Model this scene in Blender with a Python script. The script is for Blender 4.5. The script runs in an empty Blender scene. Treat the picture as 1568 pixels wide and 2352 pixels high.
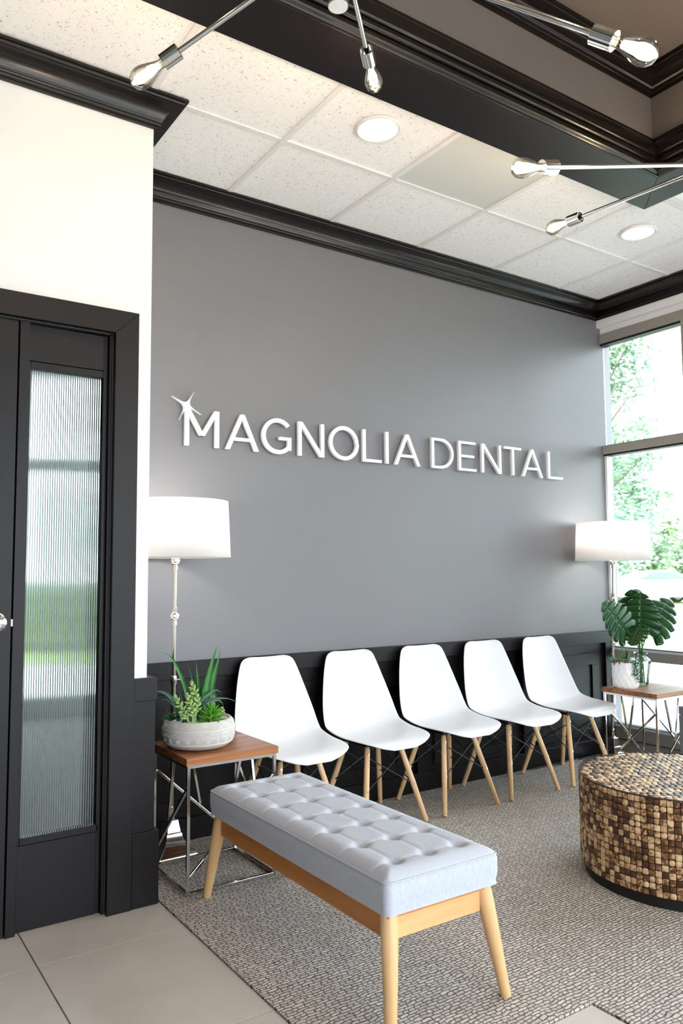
import bpy, bmesh, math, random
from mathutils import Vector, Matrix
random.seed(7)
sc = bpy.context.scene
COL = sc.collection

# ------------------------------------------------------------------ camera
FPX, YAW, PITCH, ROLL = 1792.5, -.5944, .0794, -.007
CAM = Vector((0, -3.52, 1.227))
_cy, _sy, _cp, _sp = math.cos(YAW), math.sin(YAW), math.cos(PITCH), math.sin(PITCH)
FWD = Vector((-_sy*_cp, _cy*_cp, _sp)); _r = Vector((_cy, _sy, 0)); _u = _r.cross(FWD)
RIGHT = math.cos(ROLL)*_r + math.sin(ROLL)*_u
UP = -math.sin(ROLL)*_r + math.cos(ROLL)*_u
cam = bpy.data.objects.new('camera', bpy.data.cameras.new('camera')); COL.objects.link(cam)
cam.matrix_world = Matrix(((RIGHT.x, UP.x, -FWD.x, CAM.x), (RIGHT.y, UP.y, -FWD.y, CAM.y), (RIGHT.z, UP.z, -FWD.z, CAM.z), (0, 0, 0, 1)))
cam.data.sensor_fit = 'VERTICAL'; cam.data.sensor_height = 36; cam.data.sensor_width = 24
cam.data.lens = FPX/2352*36
cam.data.clip_start = .05; cam.data.clip_end = 500
cam.data.dof.use_dof = True; cam.data.dof.focus_distance = 3.6; cam.data.dof.aperture_fstop = 5.0
sc.camera = cam
def ray(x, y): return FWD + RIGHT*((x-784)/FPX) - UP*((y-1176)/FPX)
def atY(x, y, Y): d = ray(x, y); return CAM + d*((Y-CAM.y)/d.y)
def atZ(x, y, Z): d = ray(x, y); return CAM + d*((Z-CAM.z)/d.z)
def atD(x, y, D): return CAM + ray(x, y)*D

# ------------------------------------------------------------------ light, exposure
WORLD_STRENGTH = 5.0
EXPOSURE = 0.98
w = bpy.data.worlds.new('overcast_sky'); sc.world = w; w.use_nodes = True
wn = w.node_tree.nodes; wl = w.node_tree.links
bg = wn['Background']; bg.inputs[1].default_value = WORLD_STRENGTH
wt = wn.new('ShaderNodeTexCoord'); wsep = wn.new('ShaderNodeSeparateXYZ'); wr = wn.new('ShaderNodeValToRGB')
wl.new(wt.outputs['Generated'], wsep.inputs[0]); wl.new(wsep.outputs[2], wr.inputs[0])
wr.color_ramp.elements[0].position = 0.0; wr.color_ramp.elements[0].color = (.86, .93, 1, 1)
wr.color_ramp.elements[1].position = 1.0; wr.color_ramp.elements[1].color = (.80, .90, 1, 1)
wl.new(wr.outputs[0], bg.inputs[0])
vs = sc.view_settings
vs.view_transform = 'Standard'; vs.look = 'None'; vs.gamma = 1; vs.use_curve_mapping = False; vs.exposure = EXPOSURE
sc.display_settings.display_device = 'sRGB'
sc.cycles.max_bounces = 10; sc.cycles.diffuse_bounces = 5; sc.cycles.glossy_bounces = 4
sc.cycles.transmission_bounces = 8; sc.cycles.transparent_max_bounces = 12
sc.cycles.sample_clamp_indirect = 6; sc.cycles.caustics_reflective = False; sc.cycles.caustics_refractive = False
sc.cycles.use_denoising = True
def portal(name, loc, rot, sx, sy):
    l = bpy.data.lights.new(name, 'AREA'); l.shape = 'RECTANGLE'; l.size = sx; l.size_y = sy; l.cycles.is_portal = True
    o = bpy.data.objects.new(name, l); o.location = loc; o.rotation_euler = rot; COL.objects.link(o)
# sky portals in the window openings (sampling aid only, they give no light of their own)
portal('window_portal', (4.80, -3.3, 1.5), (0, math.pi/2, 0), 3.0, 6.8)
portal('window_portal', (2.0, -7.25, 1.5), (-math.pi/2+math.pi, 0, 0), 5.4, 3.0)
portal('window_portal', (1.0, 3.8, 1.6), (-math.pi/2, 0, 0), 5.6, 3.0)

# ------------------------------------------------------------------ materials
def lin(c):
    c = c/255
    return c/12.92 if c <= .04045 else ((c+.055)/1.055)**2.4
def S(r, g, b): return (lin(r), lin(g), lin(b), 1)
MATS = {}
def mat(name, col, rough=.5, metal=0, spec=.5, bump=None, var=None, scale=(1, 1, 1), coat=0, trans=0):
    """principled material; var=(colour2, noise scale, detail, low, high); bump=(noise scale, strength, distance)"""
    m = bpy.data.materials.new(name); m.use_nodes = True; n = m.node_tree.nodes; l = m.node_tree.links
    p = n['Principled BSDF']
    p.inputs['Base Color'].default_value = col; p.inputs['Roughness'].default_value = rough
    p.inputs['Metallic'].default_value = metal; p.inputs['Specular IOR Level'].default_value = spec
    p.inputs['Coat Weight'].default_value = coat; p.inputs['Transmission Weight'].default_value = trans
    if var or bump:
        tc = n.new('ShaderNodeTexCoord'); mp = n.new('ShaderNodeMapping'); mp.inputs['Scale'].default_value = scale
        l.new(tc.outputs['Object'], mp.inputs[0])
    if var:
        c2, ns, det, lo, hi = var
        t = n.new('ShaderNodeTexNoise'); t.inputs['Scale'].default_value = ns; t.inputs['Detail'].default_value = det
        l.new(mp.outputs[0], t.inputs[0])
        r = n.new('ShaderNodeValToRGB'); r.color_ramp.elements[0].position = lo; r.color_ramp.elements[1].position = hi
        r.color_ramp.elements[0].color = col; r.color_ramp.elements[1].color = c2
        l.new(t.outputs[0], r.inputs[0]); l.new(r.outputs[0], p.inputs['Base Color'])
    if bump:
        t = n.new('ShaderNodeTexNoise'); t.inputs['Scale'].default_value = bump[0]; t.inputs['Detail'].default_value = 3
        l.new(mp.outputs[0], t.inputs[0])
        b = n.new('ShaderNodeBump'); b.inputs['Strength'].default_value = bump[1]; b.inputs['Distance'].default_value = bump[2]
        l.new(t.outputs[0], b.inputs['Height']); l.new(b.outputs[0], p.inputs['Normal'])
    MATS[name] = m
    return m
def emit(name, col, strength):
    m = bpy.data.materials.new(name); m.use_nodes = True; n = m.node_tree.nodes; l = m.node_tree.links
    n.remove(n['Principled BSDF']); e = n.new('ShaderNodeEmission'); e.inputs[0].default_value = col; e.inputs[1].default_value = strength
    l.new(e.outputs[0], n['Material Output'].inputs[0]); MATS[name] = m; return m
def thin_glass(name, tint, gloss=.08, rough=0.0):
    m = bpy.data.materials.new(name); m.use_nodes = True; n = m.node_tree.nodes; l = m.node_tree.links
    n.remove(n['Principled BSDF'])
    t = n.new('ShaderNodeBsdfTransparent'); t.inputs[0].default_value = tint
    g = n.new('ShaderNodeBsdfGlossy'); g.inputs['Roughness'].default_value = rough
    f = n.new('ShaderNodeFresnel'); f.inputs[0].default_value = 1.45
    mu = n.new('ShaderNodeMath'); mu.operation = 'MULTIPLY_ADD'; mu.inputs[1].default_value = .8; mu.inputs[2].default_value = gloss*.2
    mx = n.new('ShaderNodeMixShader'); l.new(f.outputs[0], mu.inputs[0]); l.new(mu.outputs[0], mx.inputs[0])
    l.new(t.outputs[0], mx.inputs[1]); l.new(g.outputs[0], mx.inputs[2]); l.new(mx.outputs[0], n['Material Output'].inputs[0])
    MATS[name] = m; return m

mat('grey_paint', S(119, 117, 121), .42, bump=(260, .12, .002))
mat('white_paint', S(238, 238, 239), .6, bump=(240, .08, .002))
mat('dark_wood', S(18, 12, 15), .42, spec=.27, var=(S(12, 8, 10), 6, 6, .35, .7), scale=(1, 1, 9), bump=(40, .05, .002))
mat('dark_wood_h', S(18, 12, 15), .42, spec=.27, var=(S(12, 8, 10), 6, 6, .35, .7), scale=(1, 9, 9), bump=(40, .05, .002))
mat('crown_wood', S(20, 14, 12), .27, spec=.45)
mat('tray_paint_warm_lit', S(112, 105, 100), .7, bump=(200, .1, .002))  # same grey paint as the back wall, warm lamplight put into the colour
mat('tbar', S(236, 233, 231), .45)
mat('grey_panel', S(214, 213, 209), .5)
mat('frame_taupe', S(150, 145, 138), .45)
mat('gasket', S(22, 22, 24), .5)
mat('alu_light', S(215, 220, 222), .4)
mat('chrome', S(222, 220, 217), .12, 1)
mat('nickel', S(205, 195, 186), .2, 1)
mat('black_metal', S(18, 18, 19), .4)
mat('screw', S(190, 185, 178), .3, 1)
mat('chair_white', S(223, 223, 227), .38)
mat('white_letter', S(250, 250, 250), .45)
mat('shade_white', S(246, 244, 244), .8, bump=(300, .1, .001))
mat('shade_inner', S(235, 220, 214), .8)
mat('bowl_grey', S(186, 182, 178), .85, var=(S(200, 196, 192), 30, 4, .3, .7), bump=(120, .2, .002))
mat('bowl_paint', S(236, 234, 231), .8)
mat('gravel', S(232, 232, 230), .8)
mat('pot_white', S(246, 246, 247), .35)
mat('aloe', S(62, 132, 52), .42, var=(S(38, 104, 40), 14, 3, .3, .75), scale=(4, 4, 1))
mat('aloe_dark', S(34, 84, 42), .42, var=(S(24, 66, 40), 14, 3, .3, .75), scale=(4, 4, 1))
mat('aloe_grey', S(76, 112, 92), .5, var=(S(52, 92, 72), 20, 3, .3, .7))
mat('pale_leaf', S(158, 182, 112), .45, var=(S(134, 166, 94), 40, 2, .3, .7))
mat('lime_leaf', S(104, 172, 34), .35, var=(S(66, 140, 24), 30, 2, .3, .7))
mat('stem_green', S(150, 178, 112), .5)
mat('red_leaf', S(98, 60, 62), .45, var=(S(120, 140, 84), 30, 2, .4, .75))
mat('monstera', S(10, 70, 16), .25, var=(S(6, 52, 14), 9, 3, .3, .7))
mat('monstera_stem', S(40, 104, 38), .4)
mat('trail_leaf', S(18, 84, 36), .4)
mat('cord_black', S(14, 14, 15), .5)
mat('stool_grey', S(112, 114, 122), .55)
mat('plinth_black', S(12, 11, 11), .6)
mat('coco_gap', S(66, 42, 26), .8)
mat('filament_wire', S(200, 180, 150), .3, 1)
emit('filament', (1, .74, .42, 1), 170)
emit('downlight_lens', (1, .93, .82, 1), 7)
emit('lamp_bulb', (1, .82, .6, 1), 6)
thin_glass('window_glass', (.93, .975, .96, 1))
thin_glass('bulb_glass', (.99, .93, .84, 1), .2)
thin_glass('vase_glass', (.90, .96, .94, 1), .3)
mat('concrete', S(205, 205, 203), .9, var=(S(190, 190, 188), 3, 4, .3, .7))
mat('asphalt', S(190, 190, 192), .9)
mat('grass', S(128, 150, 84), .95, var=(S(150, 165, 100), .6, 6, .3, .7))
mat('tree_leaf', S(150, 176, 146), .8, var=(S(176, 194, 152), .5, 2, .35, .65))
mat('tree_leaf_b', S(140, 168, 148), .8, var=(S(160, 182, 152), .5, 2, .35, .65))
mat('bark', S(110, 96, 84), .9)
mat('car_white', S(236, 238, 240), .25, coat=.6)
mat('car_glass', S(110, 116, 120), .1)
mat('tyre', S(40, 40, 42), .7)
mat('brick_far', S(150, 96, 84), .9)
mat('back_carpet', S(104, 101, 98), .95)
mat('hedge_leaf', S(96, 114, 96), .8, var=(S(74, 96, 78), 2, 3, .3, .7))

def wood(name, c1, c2, axis, rough=.4, rings=26):
    m = bpy.data.materials.new(name); m.use_nodes = True; n = m.node_tree.nodes; l = m.node_tree.links; p = n['Principled BSDF']
    tc = n.new('ShaderNodeTexCoord'); mp = n.new('ShaderNodeMapping'); sc_ = [rings]*3; sc_[axis] = 1.6
    mp.inputs['Scale'].default_value = sc_; l.new(tc.outputs['Object'], mp.inputs[0])
    oi = n.new('ShaderNodeObjectInfo'); ad = n.new('ShaderNodeVectorMath'); ad.operation = 'ADD'
    ml = n.new('ShaderNodeMath'); ml.operation = 'MULTIPLY'; ml.inputs[1].default_value = 37; l.new(oi.outputs['Random'], ml.inputs[0])
    l.new(mp.outputs[0], ad.inputs[0]); l.new(ml.outputs[0], ad.inputs[1])
    t = n.new('ShaderNodeTexNoise'); t.inputs['Scale'].default_value = 1.2; t.inputs['Detail'].default_value = 7; t.inputs['Distortion'].default_value = .6
    l.new(ad.outputs[0], t.inputs[0])
    r = n.new('ShaderNodeValToRGB'); r.color_ramp.elements[0].position = .3; r.color_ramp.elements[1].position = .72
    r.color_ramp.elements[0].color = c1; r.color_ramp.elements[1].color = c2
    l.new(t.outputs[0], r.inputs[0])
    hs = n.new('ShaderNodeHueSaturation'); mr = n.new('ShaderNodeMapRange'); mr.inputs[3].default_value = .75; mr.inputs[4].default_value = 1.3
    l.new(oi.outputs['Random'], mr.inputs[0]); l.new(mr.outputs[0], hs.inputs['Value']); l.new(r.outputs[0], hs.inputs['Color'])
    l.new((hs if rings > 30 else r).outputs[0], p.inputs['Base Color']); p.inputs['Roughness'].default_value = rough
    MATS[name] = m
wood('beech', S(236, 200, 156), S(220, 176, 126), 2, .42, 24)
wood('bench_wood_y_shaded', S(200, 134, 70), S(178, 110, 50), 1, .36, 22)  # bench wood darkened: shade on the long aprons is put into the colour
wood('bench_wood_x', S(232, 190, 138), S(214, 166, 112), 0, .36, 22)
wood('bench_leg', S(234, 194, 144), S(214, 168, 114), 2, .36, 20)
wood('walnut', S(176, 112, 62), S(88, 48, 27), 0, .38, 34)

def m_ceiling():
    m = mat('ceiling_tile', S(236, 231, 227), .9); n = m.node_tree.nodes; l = m.node_tree.links; p = n['Principled BSDF']
    tc = n.new('ShaderNodeTexCoord'); t = n.new('ShaderNodeTexNoise'); t.inputs['Scale'].default_value = 105; t.inputs['Detail'].default_value = 3
    t.inputs['Distortion'].default_value = 1.6; l.new(tc.outputs['Object'], t.inputs[0])
    r = n.new('ShaderNodeValToRGB'); r.color_ramp.interpolation = 'LINEAR'
    r.color_ramp.elements[0].position = .64; r.color_ramp.elements[0].color = S(253, 248, 247)
    r.color_ramp.elements[1].position = .675; r.color_ramp.elements[1].color = S(150, 132, 122)
    l.new(t.outputs[0], r.inputs[0]); l.new(r.outputs[0], p.inputs['Base Color'])
    b = n.new('ShaderNodeBump'); b.inputs['Strength'].default_value = .4; b.inputs['Distance'].default_value = .002; b.invert = True
    l.new(r.outputs[0], b.inputs['Height'])
m_ceiling()
def m_carpet():
    m = mat('carpet', S(165, 158, 152), .95, spec=.1); n = m.node_tree.nodes; l = m.node_tree.links; p = n['Principled BSDF']
    tc = n.new('ShaderNodeTexCoord')
    nz = n.new('ShaderNodeTexNoise'); nz.inputs['Scale'].default_value = 17; nz.inputs['Detail'].default_value = 2; l.new(tc.outputs['Object'], nz.inputs[0])
    sb = n.new('ShaderNodeVectorMath'); sb.operation = 'SUBTRACT'; sb.inputs[1].default_value = (.5, .5, .5); l.new(nz.outputs['Color'], sb.inputs[0])
    sc2 = n.new('ShaderNodeVectorMath'); sc2.operation = 'SCALE'; sc2.inputs['Scale'].default_value = .026; l.new(sb.outputs[0], sc2.inputs[0])
    ad = n.new('ShaderNodeVectorMath'); ad.operation = 'ADD'; l.new(tc.outputs['Object'], ad.inputs[0]); l.new(sc2.outputs[0], ad.inputs[1])
    br = n.new('ShaderNodeTexBrick'); br.inputs['Scale'].default_value = 1; br.inputs['Brick Width'].default_value = .034; br.inputs['Row Height'].default_value = .0125
    br.inputs['Mortar Size'].default_value = .0024; br.inputs['Mortar Smooth'].default_value = .55; br.inputs['Bias'].default_value = 0
    br.inputs['Color1'].default_value = S(228, 221, 214); br.inputs['Color2'].default_value = S(201, 193, 186); br.inputs['Mortar'].default_value = S(112, 103, 97)
    br.offset_frequency = 2; br.squash = .6; br.squash_frequency = 3
    l.new(ad.outputs[0], br.inputs[0])
    fn = n.new('ShaderNodeTexNoise'); fn.inputs['Scale'].default_value = 330; fn.inputs['Detail'].default_value = 2; l.new(tc.outputs['Object'], fn.inputs[0])
    mx = n.new('ShaderNodeMix'); mx.data_type = 'RGBA'; mx.blend_type = 'MULTIPLY'; mx.inputs[0].default_value = .75
    r2 = n.new('ShaderNodeValToRGB'); r2.color_ramp.elements[0].position = .34; r2.color_ramp.elements[0].color = (.55, .54, .53, 1); r2.color_ramp.elements[1].position = .6; r2.color_ramp.elements[1].color = (1.1, 1.1, 1.1, 1)
    l.new(fn.outputs[0], r2.inputs[0]); l.new(br.outputs[0], mx.inputs[6]); l.new(r2.outputs[0], mx.inputs[7])
    l.new(mx.outputs[2], p.inputs['Base Color'])
    b = n.new('ShaderNodeBump'); b.inputs['Strength'].default_value = .7; b.inputs['Distance'].default_value = .004
    l.new(br.outputs['Fac'], b.inputs['Height']); b.invert = True; l.new(b.outputs[0], p.inputs['Normal'])
m_carpet()
mat('floor_tile', S(212, 205, 198), .32, var=(S(198, 190, 181), 3.2, 7, .35, .75), bump=(18, .03, .002))
mat('grout', S(128, 112, 102), .9)
mat('fabric', S(196, 199, 210), .92, spec=.15, var=(S(180, 184, 196), 140, 3, .3, .7), scale=(2.2, 2.2, .5), bump=(700, .25, .001))
def m_coco():
    m = mat('coconut_shell', S(200, 166, 124), .38); n = m.node_tree.nodes; l = m.node_tree.links; p = n['Principled BSDF']
    tc = n.new('ShaderNodeTexCoord'); oi = n.new('ShaderNodeObjectInfo')
    ge = n.new('ShaderNodeNewGeometry')
    sm = n.new('ShaderNodeMath'); sm.operation = 'ADD'; l.new(oi.outputs['Random'], sm.inputs[0]); l.new(ge.outputs['Random Per Island'], sm.inputs[1])
    ml = n.new('ShaderNodeMath'); ml.operation = 'MULTIPLY'; ml.inputs[1].default_value = 53; l.new(sm.outputs[0], ml.inputs[0])
    ad = n.new('ShaderNodeVectorMath'); ad.operation = 'ADD'; l.new(tc.outputs['Object'], ad.inputs[0]); l.new(ml.outputs[0], ad.inputs[1])
    t = n.new('ShaderNodeTexNoise'); t.inputs['Scale'].default_value = 70; t.inputs['Detail'].default_value = 5; t.inputs['Distortion'].default_value = .8; l.new(ad.outputs[0], t.inputs[0])
    fr = n.new('ShaderNodeMath'); fr.operation = 'FRACT'; l.new(sm.outputs[0], fr.inputs[0])
    mr = n.new('ShaderNodeMapRange'); mr.inputs[3].default_value = -.33; mr.inputs[4].default_value = .20; l.new(fr.outputs[0], mr.inputs[0])
    a2 = n.new('ShaderNodeMath'); a2.operation = 'ADD'; l.new(t.outputs[0], a2.inputs[0]); l.new(mr.outputs[0], a2.inputs[1])
    r = n.new('ShaderNodeValToRGB'); e = r.color_ramp.elements
    e[0].position = .22; e[0].color = S(62, 38, 22); e[1].position = .8; e[1].color = S(226, 200, 164)
    x = e.new(.40); x.color = S(112, 72, 42); x = e.new(.54); x.color = S(196, 158, 114)
    l.new(a2.outputs[0], r.inputs[0]); l.new(r.outputs[0], p.inputs['Base Color']); return m
m_coco()
def m_glass(name):
    m = bpy.data.materials.new(name); m.use_nodes = True; n = m.node_tree.nodes; l = m.node_tree.links
    n.remove(n['Principled BSDF']); g = n.new('ShaderNodeBsdfGlass'); g.inputs['Color'].default_value = (.64, .675, .665, 1)
    g.inputs['IOR'].default_value = 1.45; g.inputs['Roughness'].default_value = .07
    l.new(g.outputs[0], n['Material Output'].inputs[0]); MATS[name] = m
m_glass('reeded_glass')
def m_shade():
    m = bpy.data.materials.new('shade_white'); m.use_nodes = True; n = m.node_tree.nodes; l = m.node_tree.links; n.remove(n['Principled BSDF'])
    d = n.new('ShaderNodeBsdfDiffuse'); d.inputs[0].default_value = S(252, 251, 251); tr = n.new('ShaderNodeBsdfTranslucent'); tr.inputs[0].default_value = S(246, 240, 236)
    x = n.new('ShaderNodeMixShader'); x.inputs[0].default_value = .48; l.new(d.outputs[0], x.inputs[1]); l.new(tr.outputs[0], x.inputs[2]); l.new(x.outputs[0], n['Material Output'].inputs[0]); MATS['shade_white'] = m
m_shade()

# ------------------------------------------------------------------ mesh helpers
class MB:
    def __init__(s): s.v = []; s.f = []
    def add(s, vs, fs):
        b = len(s.v); s.v += [tuple(p) for p in vs]; s.f += [tuple(i+b for i in f) for f in fs]; return s
    def box(s, x0, x1, y0, y1, z0, z1):
        return s.add([(x0, y0, z0), (x1, y0, z0), (x1, y1, z0), (x0, y1, z0), (x0, y0, z1), (x1, y0, z1), (x1, y1, z1), (x0, y1, z1)],
                     [(3, 2, 1, 0), (4, 5, 6, 7), (0, 1, 5, 4), (1, 2, 6, 5), (2, 3, 7, 6), (3, 0, 4, 7)])
    def bar(s, a, b, wd, ht=None, up=(0, 0, 1)):
        a, b = Vector(a), Vector(b); d = (b-a).normalized(); u = Vector(up)
        if abs(d.dot(u)) > .98: u = Vector((1, 0, 0))
        x = d.cross(u).normalized()*(wd/2); y = x.normalized().cross(d)*((ht or wd)/2)
        P = [a-x-y, a+x-y, a+x+y, a-x+y, b-x-y, b+x-y, b+x+y, b-x+y]
        return s.add(P, [(0, 1, 2, 3), (7, 6, 5, 4), (4, 5, 1, 0), (5, 6, 2, 1), (6, 7, 3, 2), (7, 4, 0, 3)])
    def tube(s, pts, rad, n=12, caps=True):
        pts = [Vector(p) for p in pts]; rs = rad if isinstance(rad, (list, tuple)) else [rad]*len(pts)
        u = None; V = []; F = []
        for i, p in enumerate(pts):
            d = (pts[min(i+1, len(pts)-1)]-pts[max(i-1, 0)])
            d = d.normalized() if d.length > 1e-9 else Vector((0, 0, 1))
            if u is None: u = d.orthogonal().normalized()
            u = (u-d*u.dot(d)).normalized(); w_ = d.cross(u)
            for k in range(n):
                a = 2*math.pi*k/n; V.append(p+(u*math.cos(a)+w_*math.sin(a))*rs[i])
        for i in range(len(pts)-1):
            for k in range(n): F.append((i*n+k, i*n+(k+1) % n, (i+1)*n+(k+1) % n, (i+1)*n+k))
        if caps:
            F.append(tuple(range(n))[::-1]); F.append(tuple((len(pts)-1)*n+k for k in range(n)))
        return s.add(V, F)
    def lathe(s, prof, n=24, c=(0, 0, 0), axis=None, caps=True):
        """prof: (radius, height) list; axis: unit Vector (default z)"""
        c = Vector(c); ax = Vector(axis).normalized() if axis is not None else Vector((0, 0, 1))
        u = ax.orthogonal().normalized() if axis is not None else Vector((1, 0, 0)); w_ = ax.cross(u)
        V = []; F = []
        for (r, h) in prof:
            for k in range(n):
                a = 2*math.pi*k/n; V.append(c+ax*h+(u*math.cos(a)+w_*math.sin(a))*max(r, 1e-5))
        for i in range(len(prof)-1):
            for k in range(n): F.append((i*n+k, i*n+(k+1) % n, (i+1)*n+(k+1) % n, (i+1)*n+k))
        if caps and prof[0][0] > 1e-4: F.append(tuple(range(n))[::-1])
        if caps and prof[-1][0] > 1e-4: F.append(tuple((len(prof)-1)*n+k for k in range(n)))
        return s.add(V, F)
    def prism(s, poly, y0, y1):
        """poly of (x,z) extruded along y"""
        n = len(poly); V = [(x, y0, z) for x, z in poly]+[(x, y1, z) for x, z in poly]
        return s.add(V, [tuple(range(n)), tuple(range(2*n-1, n-1, -1))]+[(i, (i+1) % n+0 if 0 else (i+1) % n, (i+1) % n+n, i+n)[::-1] for i in range(n)])
    def sweep(s, path, prof, closed=False):
        """prof: (outward, z) polyline; path: list of ((x,y), (mx,my)) with mitre vector per unit outward"""
        m = len(prof); V = []; F = []
        for (p, mv) in path:
            for (o, z) in prof: V.append((p[0]+mv[0]*o, p[1]+mv[1]*o, z))
        k = len(path)
        for i in range(k if closed else k-1):
            j = (i+1) % k
            for a in range(m): F.append((i*m+a, j*m+a, j*m+(a+1) % m, i*m+(a+1) % m))
        if not closed: F.append(tuple(range(m))[::-1]); F.append(tuple((k-1)*m+a for a in range(m)))
        return s.add(V, F)
    def grid(s, nu, nv, fn):
        V = [fn(i/(nu-1), j/(nv-1)) for j in range(nv) for i in range(nu)]
        return s.add(V, [(j*nu+i, j*nu+i+1, (j+1)*nu+i+1, (j+1)*nu+i) for j in range(nv-1) for i in range(nu-1)])
    def mesh(s, name, m, smooth=True, angle=35):
        me = bpy.data.meshes.new(name); me.from_pydata(s.v, [], s.f); me.update()
        bm = bmesh.new(); bm.from_mesh(me); bmesh.ops.recalc_face_normals(bm, faces=bm.faces); bm.to_mesh(me); bm.free()
        me.materials.append(MATS[m] if isinstance(m, str) else m)
        if smooth:
            me.shade_smooth(); me.set_sharp_from_angle(angle=math.radians(angle))
        return me
    def obj(s, name, m, parent=None, bevel=0, smooth=True, angle=35, **kw):
        o = bpy.data.objects.new(name, s.mesh(name, m, smooth, angle)); COL.objects.link(o)
        if parent is not None: o.parent = parent
        if bevel:
            b = o.modifiers.new('bevel', 'BEVEL'); b.width = bevel; b.segments = 2; b.limit_method = 'ANGLE'; b.angle_limit = math.radians(40)
        tag(o, **kw); return o
def tag(o, label=None, cat=None, group=None, kind=None):
    if label: o['label'] = label
    if cat: o['category'] = cat
    if group: o['group'] = group
    if kind: o['kind'] = kind
    return o
def thing(name, label, cat, loc=(0, 0, 0), rz=0, group=None):
    o = bpy.data.objects.new(name, None); o.empty_display_size = .05; COL.objects.link(o); o.location = loc; o.rotation_euler = (0, 0, rz)
    return tag(o, label, cat, group)
def inst(me, name, parent, loc=(0, 0, 0), rot=(0, 0, 0), scale=(1, 1, 1)):
    o = bpy.data.objects.new(name, me); COL.objects.link(o); o.parent = parent; o.location = loc; o.rotation_euler = rot; o.scale = scale; return o
def copy_tree(o, parent=None):
    c = o.copy(); COL.objects.link(c); c.parent = parent
    for ch in o.children: copy_tree(ch, c)
    return c
def struct(mb, name, m, label, **kw):
    return mb.obj(name, m, kind='structure', label=label, smooth=kw.pop('smooth', False), **kw)

# ------------------------------------------------------------------ room shell
H = 3.133; HT = 3.40            # suspended ceiling, top of walls
XW = 4.62                       # window wall plane
YF, YB = 0.0, -7.0              # grey wall, wall behind the camera
XL = -3.0
YD = -.59                       # white door wall face
XE = 1.075                      # its right end
# tray opening (wall faces of the raised part) and dark band
TX0, TX1, TY0, TY1 = -1.2, 3.335, -4.9, -1.335
BO = .185                       # band outer offset from the tray wall
TZ = 3.66                       # tray ceiling

floor = struct(MB().box(XL-.1, XW+.2, YB-.2, 3.9, -.12, -.012), 'floor', 'grout', 'pale concrete-look floor slab with porcelain tiles and patterned carpet')
def strip_rect(mb, x0, x1, y0, y1): mb.box(x0, x1, y0, y1, -.012, .0)
XC = 1.128; XA, YA = 1.886, -1.985      # carpet edges
c = MB(); c.box(XC+.004, XW+.02, YA+.004, .0, -.011, .004); c.box(XA+.004, XW+.02, YB, YA+.004, -.011, .004)
c.obj('carpet', 'carpet', floor, smooth=False, label='grey woven-pattern carpet')
TS = .64; gx, gy = .634, -.852     # tile joints
for i in range(-7, 3):
    for j in range(-11, 3):
        x0, x1 = gx+i*TS, gx+(i+1)*TS; y0, y1 = gy+(j-1)*TS, gy+j*TS
        rects = []
        def clip(ax0, ax1, ay0, ay1):
            a, b, c_, d = max(x0, ax0), min(x1, ax1), max(y0, ay0), min(y1, ay1)
            if b-a > .01 and d-c_ > .01: rects.append((a, b, c_, d))
        clip(XL, XC, YB, 0); clip(XC, XA, YB, YA)
        if not rects: continue
        m_ = MB()
        for a, b, c_, d in rects:
            m_.box(a+.0025, b-.0025 if b < XC-.01 or b > XC+.01 else b, c_+.0025, d-.0025, -.011, 0)
        m_.obj('floor_tile', 'floor_tile', floor, smooth=False)

wall_back = struct(MB().box(XE-.12, XW+.12, YF, YF+.12, 0, HT), 'wall_back', 'grey_paint', 'mid-grey satin painted accent wall behind the row of chairs')
# white wall holding the dark door and its side light
OX0, OX1, OZ = -.55, .925, 2.155
wl_ = MB(); wl_.box(OX1, XE, YD, YD+.13, 0, HT); wl_.box(XL, OX0, YD, YD+.13, 0, HT); wl_.box(OX0, OX1, YD, YD+.13, OZ, HT); wl_.box(XE-.12, XE, YD+.13, YF, 0, HT)
struct(wl_, 'wall_left', 'white_paint', 'white wall around the dark wood door')
struct(MB().box(XL-.12, XL, YB, YD+.13, 0, HT), 'wall_side', 'grey_paint', 'plain grey wall on the far left side')  # unseen wall, made grey to cut the light bounced from the left
ww = MB(); ww.box(XW-.02, XW+.16, YB, -.001, 2.975, HT); ww.box(XW+.02, XW+.14, YB, 0, 2.93, 2.98)
struct(ww, 'wall_right', 'white_paint', 'white header above the storefront windows')
wf = MB(); wf.box(XL, XW+.16, YB-.12, YB, 2.95, HT); wf.box(XL, -.6, YB-.12, YB, 0, 2.95)
struct(wf, 'wall_front', 'grey_paint', 'grey wall with windows behind the viewer')  # unseen; its solid part and window width set the light from behind

# ------------------------------------------------------------------ ceiling with suspended tiles and raised tray
ceil = MB()
for (x0, x1, y0, y1) in ((XL, TX0-.06, YB, 3.9), (TX1+.06, XW+.16, YB, 3.9), (TX0-.06, TX1+.06, YB, TY0-.06), (TX0-.06, TX1+.06, TY1+.06, 3.9)):
    ceil.box(x0, x1, y0, y1, HT-.02, HT+.08)
ceiling = struct(ceil, 'ceiling', 'white_paint', 'suspended white tile ceiling with a raised grey tray, tinted as if warmly lit, framed in dark wood')
GX, GY, GS = 1.647, -.645, .6096
DL = [(1.944, -.95), (3.783, -.932)]
def sub(r, h):
    x0, x1, y0, y1 = r; a, b, c_, d = h
    if a >= x1 or b <= x0 or c_ >= y1 or d <= y0: return [r]
    out = []
    if x0 < a: out.append((x0, a, y0, y1))
    if x1 > b: out.append((b, x1, y0, y1))
    xa, xb = max(x0, a), min(x1, b)
    if y0 < c_: out.append((xa, xb, y0, c_))
    if y1 > d: out.append((xa, xb, d, y1))
    return out
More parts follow.
